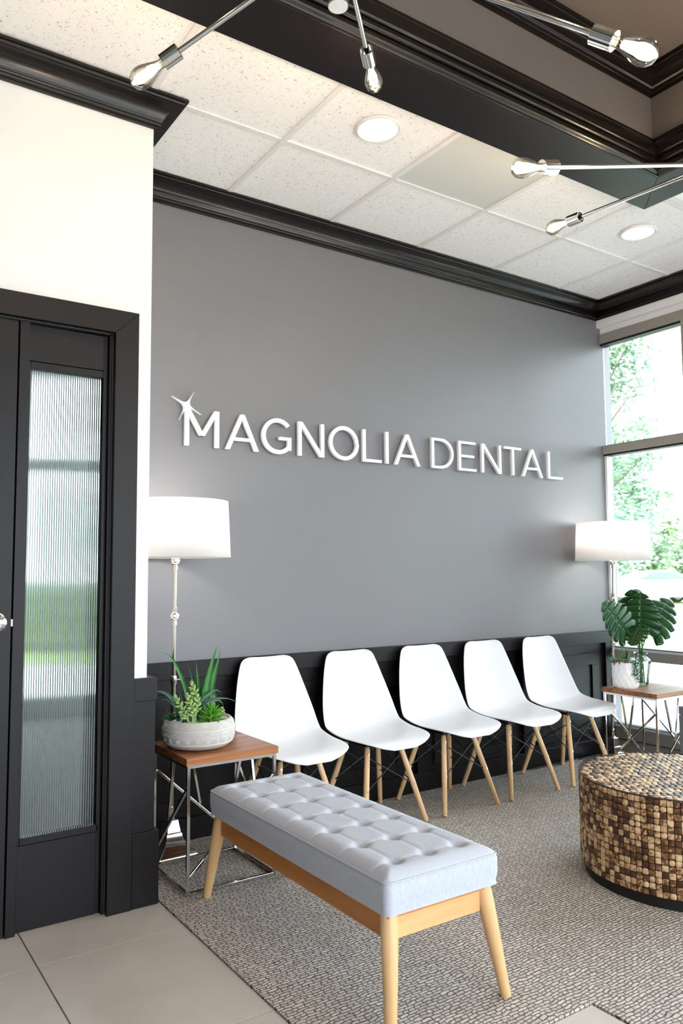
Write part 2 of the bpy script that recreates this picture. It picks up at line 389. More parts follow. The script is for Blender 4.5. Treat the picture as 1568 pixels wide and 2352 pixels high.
HOLES = [(TX0-.1, TX1+.1, TY0-.1, TY1+.1), (XL-1, XE-.05, YD+.05, 5)]
def clipped(r):
    rs = [r]
    for h in HOLES: rs = [q for p in rs for q in sub(p, h)]
    return [q for q in rs if q[1]-q[0] > .004 and q[3]-q[2] > .004]
for i in range(-8, 6):
    for j in range(-11, 2):
        r = (max(GX+i*GS, XL)+.0105, min(GX+(i+1)*GS, XW)-.0105, max(GY+(j-1)*GS, YB)+.0105, min(GY+j*GS, 0)-.0105)
        if r[1]-r[0] < .03 or r[3]-r[2] < .03: continue
        ps = clipped(r)
        if not ps: continue
        solid = (i == 1 and j == 0)
        hole = [d for d in DL if r[0] < d[0] < r[1] and r[2] < d[1] < r[3]]
        if hole:
            bm = bmesh.new(); cx, cy = hole[0]; zt = H+.006
            ring = [bm.verts.new((cx+.094*math.cos(a*math.pi/20), cy+.094*math.sin(a*math.pi/20), zt)) for a in range(40)]
            x0, x1, y0, y1 = ps[0] if len(ps) == 1 else r
            y0 = max(y0, TY1-.08) if TX0 < cx < TX1 else y0
            sq = [bm.verts.new(p) for p in ((x0, y0, zt), (x1, y0, zt), (x1, y1, zt), (x0, y1, zt))]
            es = [bm.edges.new((ring[k], ring[(k+1) % 40])) for k in range(40)]+[bm.edges.new((sq[k], sq[(k+1) % 4])) for k in range(4)]
            bmesh.ops.triangle_fill(bm, edges=es, use_beauty=True)
            me = bpy.data.meshes.new('ceiling_tile'); bm.to_mesh(me); bm.free(); me.materials.append(MATS['ceiling_tile'])
            inst(me, 'ceiling_tile', ceiling); continue
        m_ = MB()
        for q in ps: m_.box(q[0], q[1], q[2], q[3], H+.004, H+.022)
        m_.obj('ceiling_tile', 'grey_panel' if solid else 'ceiling_tile', ceiling, smooth=False, **({'label': 'plain grey ceiling panel'} if solid else {}))
for i in range(-8, 6):
    x = GX+i*GS
    if XL < x < XW:
        m_ = MB()
        for q in clipped((x-.012, x+.012, YB, 0)): m_.box(q[0], q[1], q[2], q[3], H-.002, H+.01)
        m_.obj('ceiling_grid_bar', 'tbar', ceiling, smooth=False)
for j in range(-11, 2):
    y = GY+j*GS
    if YB < y < 0:
        m_ = MB()
        for q in clipped((XL, XW, y-.012, y+.012)): m_.box(q[0], q[1], q[2], q[3], H-.001, H+.011)
        m_.obj('ceiling_grid_bar', 'tbar', ceiling, smooth=False)
# raised tray
tw = MB()
for (x0, x1, y0, y1) in ((TX0-.05, TX0, TY0, TY1), (TX1, TX1+.05, TY0, TY1), (TX0-.05, TX1+.05, TY0-.05, TY0), (TX0-.05, TX1+.05, TY1, TY1+.05)):
    tw.box(x0, x1, y0, y1, H-.02, TZ+.05)
tw.obj('tray_side', 'tray_paint_warm_lit', ceiling, smooth=False)
MB().box(TX0-.05, TX1+.05, TY0-.05, TY1+.05, TZ, TZ+.06).obj('tray_top', 'tray_paint_warm_lit', ceiling, smooth=False)
def ring_path(x0, x1, y0, y1, sgn): # rectangle path, mitre outward*sgn
    return [((x0, y0), (-sgn, -sgn)), ((x1, y0), (sgn, -sgn)), ((x1, y1), (sgn, sgn)), ((x0, y1), (-sgn, sgn))]
# flat dark band: four mitred boards
zb0, zb1 = H-.022, H+.004
corn = [(TX0, TY0), (TX1, TY0), (TX1, TY1), (TX0, TY1)]; od = [(-1, -1), (1, -1), (1, 1), (-1, 1)]
band = bpy.data.objects.new('trim_1', None); COL.objects.link(band); tag(band, 'wide flat dark wood band framing the ceiling tray', None, None, 'structure')
for k in range(4):
    a, b = corn[k], corn[(k+1) % 4]; oa, ob = od[k], od[(k+1) % 4]; IN = -.055; g = .0006
    P = [(a[0]+oa[0]*IN, a[1]+oa[1]*IN), (b[0]+ob[0]*IN, b[1]+ob[1]*IN), (b[0]+ob[0]*BO, b[1]+ob[1]*BO), (a[0]+oa[0]*BO, a[1]+oa[1]*BO)]
    V = [(x, y, zb0) for x, y in P]+[(x, y, zb1) for x, y in P]
    MB().add(V, [(0, 1, 2, 3), (7, 6, 5, 4), (0, 4, 5, 1), (1, 5, 6, 2), (2, 6, 7, 3), (3, 7, 4, 0)]).obj('band_board', 'dark_wood_h', band, bevel=.002, smooth=False)
def curve(p0, p1, bulge, n=8):
    out = []; dx, dz = p1[0]-p0[0], p1[1]-p0[1]
    for i in range(n+1):
        t = i/n; b = math.sin(math.pi*t)*bulge; out.append((p0[0]+dx*t-dz*b, p0[1]+dz*t+dx*b))
    return out
tm = [(0, H-.02), (.06, H-.02)]+curve((.06, H-.018), (.06, H+.03), -.35, 6)+[(.046, H+.034), (.046, H+.042)]+curve((.05, H+.044), (.05, H+.078), -.3, 6)+[(.036, H+.082), (.036, H+.092)]+curve((.04, H+.094), (.012, H+.19), -.22, 8)+[(.012, H+.205), (0, H+.205)]
struct(MB().sweep(ring_path(TX0, TX1, TY0, TY1, -1), tm, True), 'trim_2', 'crown_wood', 'dark stained rounded moulding around the tray opening', smooth=True, angle=50)
def crown(zc, d, c_):
    k = d/.105; q = c_/.107
    pr = [(0, -.105), (.012, -.105), (.013, -.098)]+curve((.013, -.098), (.024, -.082), -.3, 5)+[(.026, -.08), (.027, -.074)]
    pr += curve((.03, -.072), (.082, -.024), .18, 10)+[(.086, -.022)]+curve((.086, -.02), (.096, -.010), -.3, 4)+[(.107, -.010), (.107, 0), (0, 0)]
    return [(o*q, zc+z*k) for o, z in pr]
struct(MB().sweep(ring_path(TX0, TX1, TY0, TY1, -1), crown(TZ, .105, .10), True), 'trim_3', 'crown_wood', 'dark crown moulding at the top of the tray', smooth=True, angle=50)
struct(MB().sweep([((XE, YF), (1, -1)), ((XW, YF), (-1, -1))], crown(H, .105, .107)), 'trim_4', 'crown_wood', 'dark crown moulding along the top of the grey wall', smooth=True, angle=50)
struct(MB().sweep([((XW-.02, YF), (-1, -1)), ((XW-.02, YB), (-1, 0))], crown(H, .105, .107)), 'trim_5', 'crown_wood', 'dark crown moulding above the storefront windows', smooth=True, angle=50)
struct(MB().sweep([((XL, YD), (0, -1)), ((XE, YD), (1, -1)), ((XE, YF), (1, 0))], crown(H, .105, .107)), 'trim_6', 'crown_wood', 'dark crown moulding wrapping the corner of the white wall', smooth=True, angle=50)

# ------------------------------------------------------------------ wainscot on the grey wall
wz = .822
wain = struct(MB().box(XE, XW-.005, -.012, 0, 0, wz), 'trim_7', 'dark_wood_h', 'dark panelled wainscot behind the white chairs')
MB().box(XE+.001, XW-.004, -.036, -.0, wz-.078, wz).obj('top_rail', 'dark_wood_h', wain, bevel=.002, smooth=False)
MB().box(XE+.001, XW-.004, -.036, -.0, 0, .105).obj('baseboard', 'dark_wood_h', wain, bevel=.002, smooth=False)
px = [XE+.002, 1.98, 2.86, 3.72, XW-.08]
for k, x in enumerate(px): MB().box(x, x+.075, -.036, 0, .105, wz-.078).obj('stile', 'dark_wood', wain, bevel=.002, smooth=False)
for k in range(4):
    a, b = px[k]+.075, px[k+1]
    m_ = MB(); z0, z1 = .105, wz-.078; i_ = .062; wd = .07
    m_.box(a+i_, b-i_, -.024, 0, z1-.14, z1-.07); m_.box(a+i_, b-i_, -.024, 0, z0+.03, z0+.08)
    m_.box(a+i_, a+i_+wd, -.024, 0, z0+.08, z1-.14); m_.box(b-i_-wd, b-i_, -.024, 0, z0+.08, z1-.14)
    m_.obj('inner_panel_frame', 'dark_wood', wain, bevel=.002, smooth=False)
# wainscot wrapping the end of the white wall
we = struct(MB().box(1.02, 1.104, YD-.018, YD, .0, .835).box(XE, 1.104, YD, -.036, 0, .835), 'trim_8', 'dark_wood', 'dark wainscot wrapping the end of the white wall')
MB().box(1.018, 1.109, YD-.024, YD+.0, .752, .838).box(XE, 1.109, YD, -.038, .752, .838).obj('top_rail', 'dark_wood_h', we, bevel=.002, smooth=False)
MB().box(1.018, 1.122, YD-.026, YD, 0, .27).box(XE, 1.122, YD, -.038, 0, .27).obj('baseboard', 'dark_wood_h', we, bevel=.002, smooth=False)

# ------------------------------------------------------------------ door, side light
cas = bpy.data.objects.new('trim_9', None); COL.objects.link(cas); tag(cas, 'dark mitred wood casing around the door and side light', None, None, 'structure')
yc0, yc1 = YD-.03, YD
def poly_y(P, y0, y1, name, m, parent, **kw): return MB().prism(P, y0, y1).obj(name, m, parent, smooth=False, **kw)
poly_y([(OX1, 0), (OX1+.092, 0), (OX1+.092, OZ+.09), (OX1, OZ)], yc0, yc1, 'side_casing', 'dark_wood', cas, bevel=.002)
poly_y([(OX0, 0), (OX0, OZ), (OX0-.092, OZ+.09), (OX0-.092, 0)], yc0, yc1, 'side_casing', 'dark_wood', cas, bevel=.002)
poly_y([(OX0, OZ), (OX1, OZ), (OX1+.092, OZ+.09), (OX0-.092, OZ+.09)], yc0, yc1, 'head_casing', 'dark_wood_h', cas, bevel=.002)
MB().box(OX1-.012, OX1, YD, YD+.13, 0, OZ).box(OX0, OX1, YD, YD+.13, OZ-.006, OZ).obj('jamb', 'dark_wood', cas, smooth=False)
# side light (fixed panel with reeded glass)
SX0 = .586; sl = bpy.data.objects.new('window_9', None); COL.objects.link(sl); tag(sl, 'tall narrow side light with reeded glass in dark wood', None, None, 'structure')
ys0, ys1 = YD+.018, YD+.058
GX0, GX1, GZ0, GZ1 = .632, .904, .315, 1.985
MB().box(SX0, SX0+.034, YD-.004, ys1, 0, OZ-.006).obj('stile', 'dark_wood', sl, bevel=.0015, smooth=False)
MB().box(OX1-.012-.016, OX1-.012, ys0+.004, ys1, 0, OZ-.006).obj('stile', 'dark_wood', sl, bevel=.0015, smooth=False)
MB().box(SX0+.034, OX1-.028, ys0, ys1, 2.012, OZ-.008).obj('top_panel', 'dark_wood_h', sl, bevel=.0015, smooth=False)
MB().box(SX0+.034, OX1-.028, ys0, ys1, 0, .29).obj('bottom_panel', 'dark_wood_h', sl, bevel=.0015, smooth=False)
gb = MB(); gb.box(SX0+.034, GX0, ys0+.006, ys1, .29, 2.012); gb.box(GX1, OX1-.028, ys0+.006, ys1, .29, 2.012); gb.box(GX0, GX1, ys0+.006, ys1, GZ1, 2.012); gb.box(GX0, GX1, ys0+.004, ys1, .29, GZ0)
gb.obj('glazing_bead', 'dark_wood', sl, bevel=.0015, smooth=False)
NR = 34; g = MB(); V = []; F = []; ns = NR*8+1
for i in range(ns):
    t = i/(ns-1); x = GX0-.004+t*(GX1-GX0+.008); y = ys0+.020-.0026*abs(math.sin(math.pi*t*NR))
    for z in (GZ0-.006, GZ1+.006): V.append((x, y, z))
    for z in (GZ0-.006, GZ1+.006): V.append((x, ys0+.026, z))
for i in range(ns-1):
    b = i*4; F += [(b, b+4, b+5, b+1), (b+2, b+3, b+7, b+6), (b, b+2, b+6, b+4), (b+1, b+5, b+7, b+3)]
F += [(0, 1, 3, 2), ((ns-1)*4, (ns-1)*4+2, (ns-1)*4+3, (ns-1)*4+1)]
g.add(V, F).obj('reeded_pane', 'reeded_glass', sl, angle=60, label='reeded glass pane')
# door leaf
dr = bpy.data.objects.new('door_1', None); COL.objects.link(dr); tag(dr, 'dark brown wood door with a round polished knob', None, None, 'structure')
MB().box(OX0+.006, SX0-.006, YD-.008, YD+.036, .006, OZ-.01).obj('door_leaf', 'dark_wood', dr, bevel=.0015, smooth=False)
kn = MB().lathe([(.034, 0), (.034, .006), (.012, .010), (.011, .03), (.024, .036), (.029, .046), (.027, .058), (.016, .064), (.0, .065)], 28, (.528, YD-.008, 1.069), (0, -1, 0)).obj('door_knob', 'chrome', dr)
MB().box(SX0-.03, SX0+.01, YD+.037, YD+.06, 0, OZ-.006).obj('door_gap_light_block', 'dark_wood', dr, smooth=False)  # added strip that keeps rear-room light out of the door gap
MB().box(SX0-.0075, SX0-.001, YD-.012, YD-.004, 1.053, 1.078).obj('latch_plate', 'alu_light', dr, bevel=.001, smooth=False)

# ------------------------------------------------------------------ room behind the side light
bw = MB(); bw.box(-2.6, -2.5, YD+.13, 3.7, 0, HT); bw.box(XW, XW+.12, .12, 3.8, 0, HT); bw.box(-2.6, -1.6, 3.7, 3.82, 0, HT); bw.box(3.6, XW+.12, 3.7, 3.82, 0, HT); bw.box(-1.6, 3.6, 3.7, 3.82, 3.06, HT)
struct(bw, 'wall_rear_room', 'white_paint', 'white walls of the room seen through the reeded side light')
MB().box(-2.5, XW, .12, 3.7, -.011, .003).obj('carpet', 'back_carpet', floor, smooth=False)
MB().box(-2.5, XW, YD+.13, 3.7, 3.2, 3.24).obj('rear_room_ceiling', 'white_paint', ceiling, smooth=False)
w8 = bpy.data.objects.new('window_8', None); COL.objects.link(w8); tag(w8, 'glazing of the room behind the side light', None, None, 'structure')
for (z0, z1) in ((0, .18), (2.16, 2.28), (3.02, 3.06)): MB().box(-1.6, 3.6, 3.7, 3.78, z0, z1).obj('rail', 'frame_taupe' if z0 else 'alu_light', w8, smooth=False)
for x in (-1.6, .4, 2.6, 3.55): MB().box(x, x+.05, 3.7, 3.78, .18, 3.02).obj('mullion', 'frame_taupe', w8, smooth=False)

# ------------------------------------------------------------------ storefront windows on the right
def window_bay(n, y1, y0, label, mull=True):
    """bay between y1 (far) and y0 (near); vertical mullion at the near end"""
    wd = bpy.data.objects.new('window_%d' % n, None); COL.objects.link(wd); tag(wd, label, None, None, 'structure')
    fx0, fx1 = XW, XW+.10; m_ = .06 if mull else 0
    for nm, z0, z1 in (('head_rail', 2.862, 2.93), ('transom', 2.062, 2.124), ('lower_rail', .632, .694), ('bottom_rail', .0, .172)):
        MB().box(fx0+(.012 if nm == 'bottom_rail' else 0), fx1, y0+m_, y1, z0, z1).obj(nm, 'frame_taupe', wd, bevel=.0015, smooth=False)
    MB().box(fx0+.004, fx0+.03, y0+m_, y1, .088, .092).obj('joint', 'gasket', wd, smooth=False)
    for z0, z1 in ((2.848, 2.862), (2.05, 2.062)): MB().box(fx0+.012, fx1-.02, y0+m_, y1, z0, z1).obj('gasket', 'gasket', wd, smooth=False)
    for z0, z1 in ((.694, .708), (.172, .186)):
        MB().box(fx0+.004, fx1-.02, y0+m_, y1, z0, z1).obj('glazing_bead', 'alu_light', wd, smooth=False)
        MB().box(fx0+.012, fx1-.03, y0+m_, y1, z1, z1+.006).obj('gasket', 'gasket', wd, smooth=False)
    MB().box(fx0, fx1, y0, y0+.06, 0, 2.93).obj('mullion', 'frame_taupe', wd, bevel=.0015, smooth=False)
    for z0, z1 in ((2.124, 2.848), (.714, 2.05), (.192, .632)):
        MB().box(fx0+.045, fx0+.051, y0+m_, y1, z0, z1).obj('pane', 'window_glass', wd, smooth=False)
    return wd
w1 = window_bay(1, -.004, -.70, 'taupe aluminium window bay beside the grey wall')
MB().box(XW+.02, XW+.07, -.022, -.004, .694, 2.05).obj('edge_bead', 'alu_light', w1, smooth=False)
ys = [-.70, -1.95, -3.2, -4.45, -5.7, -6.99]
for k in range(5): window_bay(2+k, ys[k], ys[k+1], ['second', 'third', 'fourth', 'fifth', 'sixth'][k]+' taupe window bay from the grey wall')
w7 = bpy.data.objects.new('window_7', None); COL.objects.link(w7); tag(w7, 'window glazing in the wall behind the viewer', None, None, 'structure')
for z0, z1 in ((2.89, 2.95), (2.062, 2.124), (.632, .694), (0, .17)): MB().box(-.6, XW+.1, YB-.1, YB, z0, z1).obj('rail', 'frame_taupe', w7, smooth=False)
for x in (-.6, 1.1, 2.9, 4.6): MB().box(x, x+.06, YB-.1, YB, .17, 2.89).obj('mullion', 'frame_taupe', w7, smooth=False)

# ------------------------------------------------------------------ wall sign
sign = thing('wall_sign', 'white raised lettering reading MAGNOLIA DENTAL with a star on the grey wall', 'sign', (2.8, -.004, 1.85))
SZ0, SH, SW = 1.850, .181, .0225; SY0, SY1 = -.030, -.012
class Stag(MB):
    """each further stroke sits a hair prouder so that crossing strokes never share a face"""
    k = 0
    def _d(s): s.k += 1; return .0001*s.k
    def prism(s, poly, y0, y1): d = s._d(); return MB.prism(s, poly, y0-d, y1-d)
    def box(s, x0, x1, y0, y1, z0, z1): d = s._d(); return MB.box(s, x0, x1, y0-d, y1-d, z0, z1)
def seg(mb, a, b, wd):
    a, b = Vector(a), Vector(b); d = (b-a).normalized(); n_ = Vector((-d.y, d.x))*wd/2
    mb.prism([tuple(a-n_), tuple(b-n_), tuple(b+n_), tuple(a+n_)], SY0, SY1)
def slant(mb, x0, z0, x1, z1, wd): # slanted stroke with horizontal cut ends
    d = math.hypot(x1-x0, z1-z0); hw = wd/2*d/abs(z1-z0); mb.prism([(x0-hw, z0), (x0+hw, z0), (x1+hw, z1), (x1-hw, z1)], SY0, SY1)
def arc(mb, cx, cz, rx, rz, a0, a1, wd, n=28):
    P = []; Q = []
    for i in range(n+1):
        a = math.radians(a0+(a1-a0)*i/n); P.append((cx+rx*math.cos(a), cz+rz*math.sin(a))); Q.append((cx+(rx-wd)*math.cos(a), cz+(rz-wd)*math.sin(a)))
    for i in range(n): mb.prism([P[i], P[i+1], Q[i+1], Q[i]], SY0, SY1)
def letter(ch, x0, x1):
    m_ = Stag(); s = .0212 if x0 < 3 else .0192; z0, z1 = SZ0, SZ0+SH; R = lambda a, b, c_, d: m_.box(a, b, SY0, SY1, c_, d)
    if ch == 'M':
        R(x0, x0+s, z0, z1); R(x1-s, x1, z0, z1); xm = (x0+x1)/2
        slant(m_, x0+s*.62, z1, xm, z0+.052, s); slant(m_, x1-s*.62, z1, xm, z0+.052, s)
    elif ch == 'A':
        xm = (x0+x1)/2; slant(m_, x0+s*.55, z0, xm, z1, s); slant(m_, x1-s*.55, z0, xm, z1, s); R(x0+.046, x1-.046, z0+.046, z0+.046+s*.76)
    elif ch == 'G':
        cx, rx = x0+.094, .094; arc(m_, cx, z0+SH/2, rx, SH/2+.003, 42, 322, s); R(x1-s, x1, z0+.02, z0+.088); R(cx+.006, x1, z0+.088-s*.76, z0+.088)
    elif ch == 'N':
        R(x0, x0+s, z0, z1); R(x1-s, x1, z0, z1); slant(m_, x0+s*.6, z1, x1-s*.6, z0, s)
    elif ch == 'O': arc(m_, (x0+x1)/2, z0+SH/2, (x1-x0)/2, SH/2+.004, 0, 360, s, 44)
    elif ch == 'L': R(x0, x0+s, z0, z1); R(x0+s, x1, z0, z0+s*.76)
    elif ch == 'I': R(x0, x0+s, z0, z1)
    elif ch == 'D':
        R(x0, x0+s, z0, z1); xm = x0+.070; R(x0+s, xm, z0, z0+s*.76); R(x0+s, xm, z1-s*.76, z1); arc(m_, xm, z0+SH/2, x1-xm, SH/2, -90, 90, s*.9)
    elif ch == 'E':
        R(x0, x0+s, z0, z1)
        for zz, e in ((z0, 0), (z0+SH/2-s*.38, .018), (z1-s*.76, .005)): R(x0+s, x1-e, zz, zz+s*.76)
    elif ch == 'T': R(x0, x1, z1-s*.76, z1); R((x0+x1-s)/2, (x0+x1+s)/2, z0, z1-s*.76)
    return m_
for ch, a, b in (('M', 1.456, 1.635), ('A', 1.67, 1.856), ('G', 1.873, 2.045), ('N', 2.089, 2.251), ('O', 2.282, 2.477), ('L', 2.505, 2.637), ('I', 2.665, 2.697), ('A', 2.727, 2.918),
                 ('D', 3.007, 3.178), ('E', 3.221, 3.367), ('N', 3.413, 3.583), ('T', 3.613, 3.765), ('A', 3.771, 3.965), ('L', 4.017, 4.16)):
    o = letter(ch, a, b).obj('letter', 'white_letter', sign, smooth=False, label='letter '+ch); o.matrix_parent_inverse = Matrix.Translation((-2.8, .004, -1.85))
# five-pointed sparkle
tips = [(1.389, 2.081), (1.502, 2.115), (1.54, 2.007), (1.467, 1.93), (1.427, 1.969)]; cc = (1.463, 2.045)
pl = []
for i in range(5):
    a, b = tips[i], tips[(i+1) % 5]
    va = Vector((a[0]-cc[0], a[1]-cc[1])); vb = Vector((b[0]-cc[0], b[1]-cc[1]))
    q = (va.normalized()+vb.normalized()); q = q.normalized()*.010 if q.length > .2 else va.orthogonal().normalized()*.010
    for t in range(8):
        u_ = t/8; k0, k1 = (1-u_)**3, u_**3; p = k0*Vector(a)+(1-k0-k1)*(Vector(cc)+q*.25)+k1*Vector(b); pl.append((p.x, p.y))
st = MB()
for i in range(len(pl)): st.prism([cc, pl[i], pl[(i+1) % len(pl)]], SY0-.001, SY1)
o = st.obj('star', 'white_letter', sign, smooth=False, label='sparkling star shape'); o.matrix_parent_inverse = Matrix.Translation((-2.8, .004, -1.85))

# ------------------------------------------------------------------ recessed lights
for k, (x, y) in enumerate(DL):
    t = thing('downlight', ['round recessed ceiling light nearest the white wall', 'round recessed ceiling light near the windows'][k], 'ceiling light', (x, y, H-.004), 0, 'recessed ceiling lights')
    MB().lathe([(.082, .012), (.083, .002), (.092, -.002), (.101, .001), (.101, .0075)], 48, caps=False).obj('trim_ring', 'tbar', t)
    MB().lathe([(.083, .002), (.078, .035), (.072, .075)], 40, caps=False).obj('reflector_cone', 'white_paint', t).data.flip_normals()
    MB().lathe([(.0, .066), (.074, .066), (.074, .072), (0, .072)], 32).obj('lens', 'downlight_lens', t, smooth=False)
# square supply diffuser just past the tray corner
t = thing('ceiling_diffuser', 'flat white square ceiling panel beyond the tray corner', 'ceiling panel', (3.78, -1.56, H-.003))
MB().box(-.285, .285, -.285, .285, -.006, .004).obj('frame', 'tbar', t, bevel=.002)
MB().box(-.25, .25, -.25, .25, -.012, -.006).obj('plate', 'white_letter', t, bevel=.003)

# ------------------------------------------------------------------ chandeliers
def chandelier(hub, top, bottom, arms, label):
    hx, hy, hz = hub
    t = thing('chandelier', label, 'chandelier', (hx, hy, top), 0, 'branching bulb chandeliers')
    L_ = lambda p: Vector(p)-Vector((hx, hy, top))
    MB().lathe([(.0, 0), (.06, 0), (.06, -.018), (.012, -.03)], 32).obj('canopy', 'chrome', t)
    MB().tube([(0, 0, -.02), (0, 0, hz-top+.06)], .009, 14).obj('down_rod', 'chrome', t)
    b = MB().lathe([(.0, hz-top+.075), (.029, hz-top+.07), (.029, bottom-top), (.0, bottom-top)], 32).obj('hub', 'chrome', t, angle=30)
    MB().lathe([(0, bottom-top-.0006), (.027, bottom-top-.0006), (.027, bottom-top-.003), (0, bottom-top-.003)], 32).obj('end_disc', 'white_letter', t, smooth=False)
    for (end, hdz) in arms:
        a = L_((hx, hy, hz+hdz)); e = L_(end); d = (e-a).normalized()
        MB().tube([a+d*.02, e+d*.03], .0075, 12).obj('arm', 'chrome', t)
        s_ = MB().lathe([(.0085, .024), (.021, .022), (.0215, .0), (.0235, 0), (.0235, .058), (.0, .058)], 24, e, d).obj('socket', 'chrome', t, angle=30)
        bs = e+d*.057
        prof = [(.013, 0), (.0135, .012), (.017, .026), (.024, .045), (.030, .064), (.032, .080), (.029, .096), (.020, .108), (.008, .1135), (.0, .114)]
        gl = MB().lathe(prof, 24, bs, d).obj('bulb', 'bulb_glass', t, label='clear amber filament bulb')
        u_ = d.orthogonal().normalized(); w_ = d.cross(u_); f = MB()
        for k in range(6):
            an = k*math.pi/3; r_ = u_*math.cos(an)+w_*math.sin(an)
            f.tube([bs+d*.022+r_*.006, bs+d*.05+r_*.010, bs+d*.086+r_*.013], .0022, 6)
        f.obj('filament', 'filament', gl)
        MB().tube([bs, bs+d*.05], [.006, .003], 8).obj('stem', 'vase_glass', gl)
        l = bpy.data.lights.new('bulb_light', 'POINT'); l.energy = 1.3; l.color = (1, .80, .66); l.shadow_soft_size = .02
        lo = bpy.data.objects.new('bulb_light', l); COL.objects.link(lo); lo.parent = t; lo.location = bs+d*.065
    return t
hub1 = atD(775, -150, 2.2); hub2 = atD(1640, 377, 2.8)
chandelier(hub1, TZ, atD(782, 24, 2.2).z, [(atD(411, 117, 2.3), -.01), (atD(841, 114, 2.6), .03), (atD(1362, 78, 1.88), -.03),
           (hub1+Vector((-.42, -.5, .16)), .02), (hub1+Vector((-.62, .06, .2)), .0), (hub1+Vector((.1, -.66, .2)), .04)], 'chrome chandelier of branching arms whose hub hangs at the top edge of the photo')
chandelier(hub2, TZ, hub2.z-.12, [(atD(1276, 384, 2.5), .0), (atD(1333, 498, 3.25), .0),
           (hub2+Vector((.5, -.34, .1)), .02), (hub2+Vector((.42, .22, .25)), .03), (hub2+Vector((-.12, -.62, .3)), .04)], 'chrome chandelier reaching in from the right edge above the dental sign')

# ------------------------------------------------------------------ white shell chairs
def cat(P, t):
    n_ = len(P)-1; f = t*n_; i = min(int(f), n_-1); u_ = f-i
    p0, p1, p2, p3 = P[max(i-1, 0)], P[i], P[i+1], P[min(i+2, n_)]
    return [.5*(2*b+(c_-a)*u_+(2*a-5*b+4*c_-d)*u_*u_+(3*b-a-3*c_+d)*u_**3) for a, b, c_, d in zip(p0, p1, p2, p3)]
SHELL = [(-.264, .388, .062, -.003), (-.259, .401, .118, -.003), (-.243, .416, .164, -.001), (-.208, .426, .202, .001), (-.135, .424, .226, .009), (-.05, .415, .233, .022), (.03, .413, .234, .036),
         (.095, .428, .233, .042), (.137, .470, .230, .048), (.162, .540, .221, .044), (.182, .625, .202, .035), (.198, .705, .181, .026), (.208, .765, .162, .020), (.213, .797, .147, .017), (.215, .812, .126, .015), (.2155, .817, .096, .014)]
def shell_pt(u_, v):
    y, z, hw, k = cat(SHELL, v); y2, z2, _, _ = cat(SHELL, min(v+.01, 1)); y1, z1, _, _ = cat(SHELL, max(v-.01, 0))
    ty, tz = y2-y1, z2-z1; L = math.hypot(ty, tz) or 1; ny, nz = -tz/L, ty/L
    s = (u_-.5)*2; off = k*abs(s)**2.4
    return (hw*s, y+ny*off, z+nz*off)
def make_chair():
    t = thing('shell_chair', 'white moulded shell chair', 'chair')
    o = MB().grid(21, 46, shell_pt).obj('seat_shell', 'chair_white', t, angle=180)
    m_ = o.modifiers.new('thick', 'SOLIDIFY'); m_.thickness = .007; m_.offset = 0; s_ = o.modifiers.new('sub', 'SUBSURF'); s_.levels = 1; s_.render_levels = 1
    F = {}
    for sx in (-1, 1):
        for sy in (-1, 1):
            top = Vector((sx*.098, sy*.09+.0, .378)); bot = Vector((sx*.186, sy*.19, .004)); F[sx, sy] = (top, bot); d = bot-top
            lg = MB().tube([top, top+d*.04, top+d*.5, bot-d*.01, bot], [.011, .0135, .0145, .0115, .0105], 16).obj('leg', 'beech', t)
            nrm = Vector((sx*.4, sy, 0)).normalized()
            for f in (.09, .52):
                p = top+d*f; MB().lathe([(0, .0165), (.0058, .0162), (.0058, .012), (0, .012)], 12, p, Vector((0, sy, .22))).obj('screw', 'screw', lg, smooth=False)
            MB().tube([top+Vector((0, 0, .03)), top+d*.05], .008, 10).obj('bracket', 'black_metal', t)
    P = lambda k, f: F[k][0].lerp(F[k][1], f)
    for a, b in (((-1, -1), (1, -1)), ((-1, 1), (1, 1)), ((-1, -1), (-1, 1)), ((1, -1), (1, 1))):
        MB().tube([P(a, .12), P(b, .53)], .003, 8).obj('cross_brace', 'black_metal', t); MB().tube([P(b, .12), P(a, .53)], .003, 8).obj('cross_brace', 'black_metal', t)
    MB().bar((-.1, -.09, .388), (.1, -.09, .388), .02, .012).bar((-.1, .09, .388), (.1, .09, .388), .02, .012).bar((-.1, -.09, .388), (-.1, .09, .388), .02, .012).bar((.1, -.09, .388), (.1, .09, .388), .02, .012).obj('seat_mount', 'black_metal', t)
    return t
chx = [1.885, 2.375, 2.868, 3.345, 3.836]
lab = ['white moulded shell chair on wooden legs beside the planter table', 'white moulded shell chair, second from the left in the row', 'white moulded shell chair in the middle of the row of five',
       'white moulded shell chair, second from the window end of the row', 'white moulded shell chair at the window end of the row']
proto = make_chair()
for k in range(5):
    o = proto if k == 0 else copy_tree(proto)
    o.location = (chx[k], -.272, .004); o.rotation_euler = (0, 0, [.02, .0, 0, -.01, .02][k]); o['label'] = lab[k]; o['group'] = 'white shell chairs along the wall'

